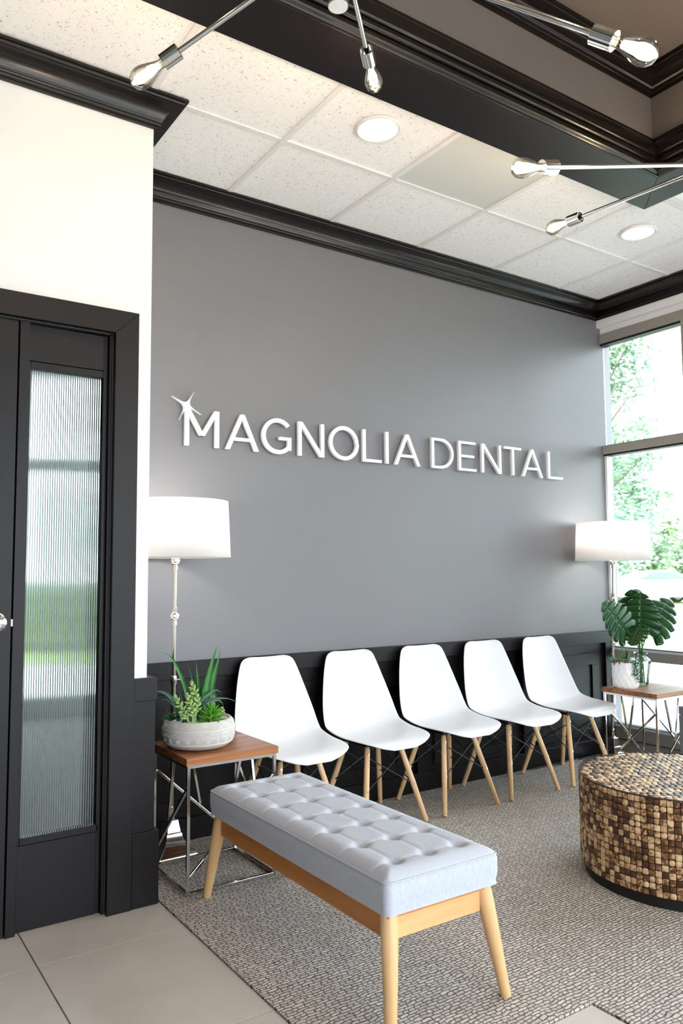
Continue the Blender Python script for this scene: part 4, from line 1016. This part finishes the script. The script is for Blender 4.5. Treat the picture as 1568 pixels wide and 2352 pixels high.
# glass vase with monstera leaves
vc = Vector((4.345, -.450, TZT))
t = thing('glass_vase', 'clear glass vase with shouldered neck behind the white pot', 'vase', vc)
vp = [(.0, .004), (.034, .004), (.040, .02), (.052, .10), (.056, .145), (.054, .155), (.044, .163), (.036, .172), (.036, .190), (.042, .200)]
MB().lathe([(0, 0), (.037, 0), (.043, .02), (.055, .10), (.0595, .146), (.057, .158), (.046, .167), (.0385, .174), (.0385, .189), (.0445, .201)]+vp[::-1], 40).obj('vase_body', 'vase_glass', t, angle=60)
def monstera(base_px, tip_px, width, facing, dy, label, foot=(0, 0), curl=.15):
    """blade from stalk joint (base) to tip; facing = blade normal"""
    b = atY(*base_px, vc.y+dy); e = atY(*tip_px, vc.y+dy*1.0); ax = (e-b); L = ax.length; ax.normalize()
    nr = Vector(facing); nr = (nr-ax*nr.dot(ax)).normalized(); sd = ax.cross(nr)
    root = Vector((vc.x+foot[0], vc.y+foot[1], TZT+.012))
    o = thing('monstera_leaf', label, 'leaf', root, 0, 'monstera leaves in the glass vase')
    neck = Vector((vc.x+foot[0]*.6, vc.y+foot[1]*.6, TZT+.195)); loc = lambda p: p-root
    P = [loc(root), loc(neck), loc(neck.lerp(b, .55)+Vector((0, 0, .01))), loc(b)]
    MB().tube([Vector(cat(P, k/14)) for k in range(15)], [.0042]*8+[.0036]*7, 8).obj('stalk', 'monstera_stem', o)
    m_ = MB(); NL = 6
    def reach(f): return width*(math.sin(math.pi*(.16+.84*f)**.8)**.75)
    for s_ in (-1, 1):
        for i in range(NL):
            f0, f1 = i/NL, (i+1)/NL; last = i == NL-1
            def pt(u_, v):
                f = f0+(f1-f0)*u_; split = (.58+.12*math.sin(i*1.7)) if 0 < i else .9
                g_ = 1 if v < split else 1-(.03+.12*((v-split)/(1-split))**1.4)
                fc = (f0+f1)/2+.0*v; ff = fc+(f-fc)*g_
                fr_ = fc+(f-fc)*g_; r_ = reach(min(fr_, .985))*v
                sweep = (-.30*(1-fr_)**1.5+.16*fr_*(1-fr_))*v**1.3*L*.8
                edge = .05*L*math.sin(math.pi*u_)*v**3
                p = b+ax*(L*(ff*.97)+sweep)+sd*s_*(r_+edge)
                p += nr*(-curl*r_*v*.8 + .004*math.sin(math.pi*u_)*v - .10*L*(ff-.4)**2)
                return loc(p)
            m_.grid(5, 8, pt)
    bl = m_.obj('blade', 'monstera', o, angle=60); bl.modifiers.new('thick', 'SOLIDIFY').thickness = .0012
    MB().tube([loc(b+nr*.001+ax*(L*k/8)*.95-nr*(.10*L*(k/8-.4)**2-.002)) for k in range(9)], [.003-.0003*k for k in range(9)], 6).obj('midrib', 'monstera_stem', bl)
tc_ = (CAM-vc).normalized()
monstera((1472, 1447), (1470, 1358), .112, tc_*1+Vector((0, 0, .25)), -.05, 'monstera leaf standing upright at the front centre of the vase', (.008, -.012))
monstera((1440, 1448), (1384, 1384), .098, tc_+Vector((0, 0, .4)), -.065, 'monstera leaf leaning left towards the grey wall', (-.012, -.006))
monstera((1490, 1446), (1540, 1372), .115, tc_+Vector((.3, 0, .3)), -.01, 'monstera leaf spreading right in front of the window', (.014, .004))
monstera((1464, 1440), (1448, 1352), .10, tc_+Vector((-.2, 0, .5)), .03, 'monstera leaf at the back, tallest in the vase', (-.004, .012))
monstera((1464, 1442), (1448, 1484), .07, tc_+Vector((0, 0, .6)), -.075, 'drooping monstera leaf hanging lowest over the vase', (.0, .006))

# ------------------------------------------------------------------ power cord on the carpet
cp = [atZ(x, y, .008) for x, y in ((1212, 1768), (1232, 1766), (1262, 1763), (1288, 1759), (1294, 1752), (1288, 1745), (1300, 1739), (1320, 1741), (1336, 1744), (1350, 1739), (1358, 1730))]
cp = [Vector((p.x, max(-.062, min(p.y, -.045)), .0085)) for p in cp]
cp += [Vector((4.20, -.10, .0085)), Vector((4.262, -.17, .0085))]
tag(MB().tube([Vector(cat(cp, k/60)) for k in range(61)], .0035, 8).obj('power_cord', 'cord_black', None), 'thin black power cord winding along the carpet under the end chairs', 'cord')

# ------------------------------------------------------------------ outdoors
GZ = -.13
struct(MB().box(XW+.14, 11.4, -40, 60, GZ-.2, GZ), 'ground_pavement', 'concrete', 'pale concrete pavement outside the windows')
struct(MB().box(11.4, 20.5, -60, 90, GZ-.2, GZ+.02), 'ground_lawn', 'grass', 'strip of lawn outside the windows')
struct(MB().box(20.5, 27, -80, 120, GZ-.2, GZ-.02), 'ground_road', 'asphalt', 'pale road beyond the lawn')
struct(MB().box(27, 150, -150, 220, GZ-.2, GZ+.02), 'ground_field', 'grass', 'grass beyond the road')
struct(MB().box(-60, XW+.1, 3.83, 9, GZ-.2, GZ), 'ground_path', 'concrete', 'paving outside the rear room')
struct(MB().box(-90, 11.4, 9, 120, GZ-.2, GZ+.02), 'ground_yard', 'grass', 'grass outside the rear room')
struct(MB().box(-60, XW+.1, -60, -7.15, GZ-.2, GZ), 'ground_front', 'concrete', 'paving outside behind the viewer')
def tree(x, y, h, r, blobs, leaves, leaf, m, label, trunk=.16, seed=1):
    rg = random.Random(seed); t = thing('tree', label, 'tree', (x, y, GZ), 0, 'trees outside the windows')
    tr = MB().tube([(0, 0, 0), (.1, 0, h*.3), (0, .1, h*.6), (.1, 0, h*.85)], [trunk, trunk*.8, trunk*.5, trunk*.2], 8).obj('trunk', 'bark', t)
    cs = []
    for k in range(blobs):
        f = rg.random(); an = rg.uniform(0, 6.283); rr_ = r*(.3+.7*math.sin(math.pi*(.12+.8*f)))*rg.uniform(.3, .85)
        c_ = Vector((rr_*math.cos(an), rr_*math.sin(an), h*(.22+.72*f))); cs.append((c_, r*rg.uniform(.22, .42)))
        if k % 3 == 0: MB().tube([(0, 0, c_.z*.75), c_*.6+Vector((0, 0, c_.z*.3)), c_], [trunk*.35, trunk*.2, trunk*.06], 6).obj('branch', 'bark', tr)
    lm = MB()
    for k in range(leaves):
        c_, b = cs[rg.randrange(blobs)]; d = Vector((rg.gauss(0, 1), rg.gauss(0, 1), rg.gauss(0, .8))); p = c_+d.normalized()*b*rg.random()**.45
        u_ = Vector((rg.uniform(-1, 1), rg.uniform(-1, 1), rg.uniform(-1, .3))).normalized(); w_ = u_.orthogonal().normalized()*leaf*.45; u_ = u_*leaf
        lm.add([p-u_, p+w_, p+u_, p-w_], [(0, 1, 2, 3)])
    lm.obj('foliage', m, t, kind='stuff', smooth=False)
def wx(px_, X): d = ray(px_, 1300); return CAM.y+d.y/d.x*X
tree(15.5, wx(1398, 15.5)+.35, 9.2, 1.75, 50, 6500, .11, 'tree_leaf_b', 'tall airy tree filling the left of the upper window pane', .13, 3)
tree(24.5, wx(1420, 24.5)+.6, 7.2, 2.3, 40, 4500, .16, 'tree_leaf_b', 'medium leafy tree behind the tall airy tree', .18, 5)
tree(37, wx(1470, 37), 6.2, 2.6, 40, 5000, .2, 'tree_leaf', 'rounded tree left of the white car', .2, 8)
tree(46, wx(1515, 46), 5.2, 3.0, 40, 5000, .2, 'tree_leaf', 'low spreading tree behind the white car', .2, 11)
tree(64, wx(1566, 64)-1, 5.8, 3.2, 40, 5000, .2, 'tree_leaf_b', 'low tree at the right edge of the window view', .2, 13)
tree(54, wx(1420, 54)+1, 6.6, 3.6, 40, 5000, .2, 'tree_leaf_b', 'dense tree far behind the window corner lamp', .2, 17)
for k, (x, y, h) in enumerate(((4, 40, 7), (9, 52, 6.6), (14, 44, 7.5), (-5, 50, 6.5), (19, 56, 8))):
    tree(x, y, h, 4.2, 36, 3000, .26, 'tree_leaf_b' if k % 2 else 'tree_leaf', 'distant tree behind the reeded glass, '+['first', 'second', 'third', 'fourth', 'fifth'][k]+' along the yard', .2, 30+k)
b_ = thing('brick_shed', 'low reddish brick building far beyond the car', 'building', (50, wx(1500, 50)+.8, GZ))
MB().box(-1.5, 1.5, -3, 2, 0, 2.1).obj('wall', 'brick_far', b_, smooth=False); MB().add([(-1.8, -3.3, 2.1), (1.8, -3.3, 2.1), (1.8, 2.3, 2.1), (-1.8, 2.3, 2.1), (0, -3.3, 2.9), (0, 2.3, 2.9)], [(0, 1, 4), (3, 5, 2), (0, 4, 5, 3), (1, 2, 5, 4), (0, 3, 2, 1)]).obj('roof', 'asphalt', b_, smooth=False)
# clipped hedge outside the rear room
rg = random.Random(77); hm_ = MB()
for k in range(9000):
    p = Vector((rg.uniform(-7, 9), 11.5+rg.uniform(-.5, .5), GZ+rg.uniform(.0, 1.25))); u_ = Vector((rg.uniform(-1, 1), rg.uniform(-1, 1), rg.uniform(-1, 1))).normalized()*.07; w_ = u_.orthogonal()*.5
    hm_.add([p-u_, p+w_, p+u_, p-w_], [(0, 1, 2, 3)])
h_ = thing('hedge', 'clipped green hedge seen as a green band through the reeded glass', 'hedge', (1, 11.5, GZ))
o = hm_.obj('foliage', 'hedge_leaf', h_, kind='stuff', smooth=False); o.matrix_parent_inverse = Matrix.Translation((-1, -11.5, -GZ))
# parked white car
cpos = atZ(1508, 1386, GZ); ang = math.atan2(RIGHT.y, RIGHT.x)+.12
t = thing('parked_car', 'white parked car blurred beyond the lawn', 'car', (cpos.x, cpos.y, GZ), ang)
side = [(-2.25, .35), (-2.28, .75), (-2.05, .92), (-1.45, 1.0), (-.75, 1.40), (.35, 1.44), (1.05, 1.1), (1.95, .92), (2.25, .7), (2.25, .35), (1.85, .28), (-1.85, .28)]
MB().prism(side, -.86, .86).obj('body', 'car_white', t, bevel=.08, angle=50)
MB().prism([(-1.25, 1.02), (-.7, 1.34), (.3, 1.37), (.92, 1.06)], -.875, .875).obj('side_glass', 'car_glass', t, bevel=.02)
wm = MB().lathe([(0, -.1), (.30, -.1), (.33, -.07), (.33, .07), (.30, .1), (0, .1)], 24, (0, 0, 0), (0, 1, 0)).mesh('wheel', 'tyre')
hm = MB().lathe([(0, -.115), (.2, -.112), (.21, -.1), (.21, .1), (.2, .112), (0, .115)], 20, (0, 0, 0), (0, 1, 0)).mesh('hub_cap', 'alu_light')
for x in (-1.38, 1.38):
    for y in (-.8, .8): wo = inst(wm, 'wheel', t, (x, y, .33)); inst(hm, 'hub_cap', wo)
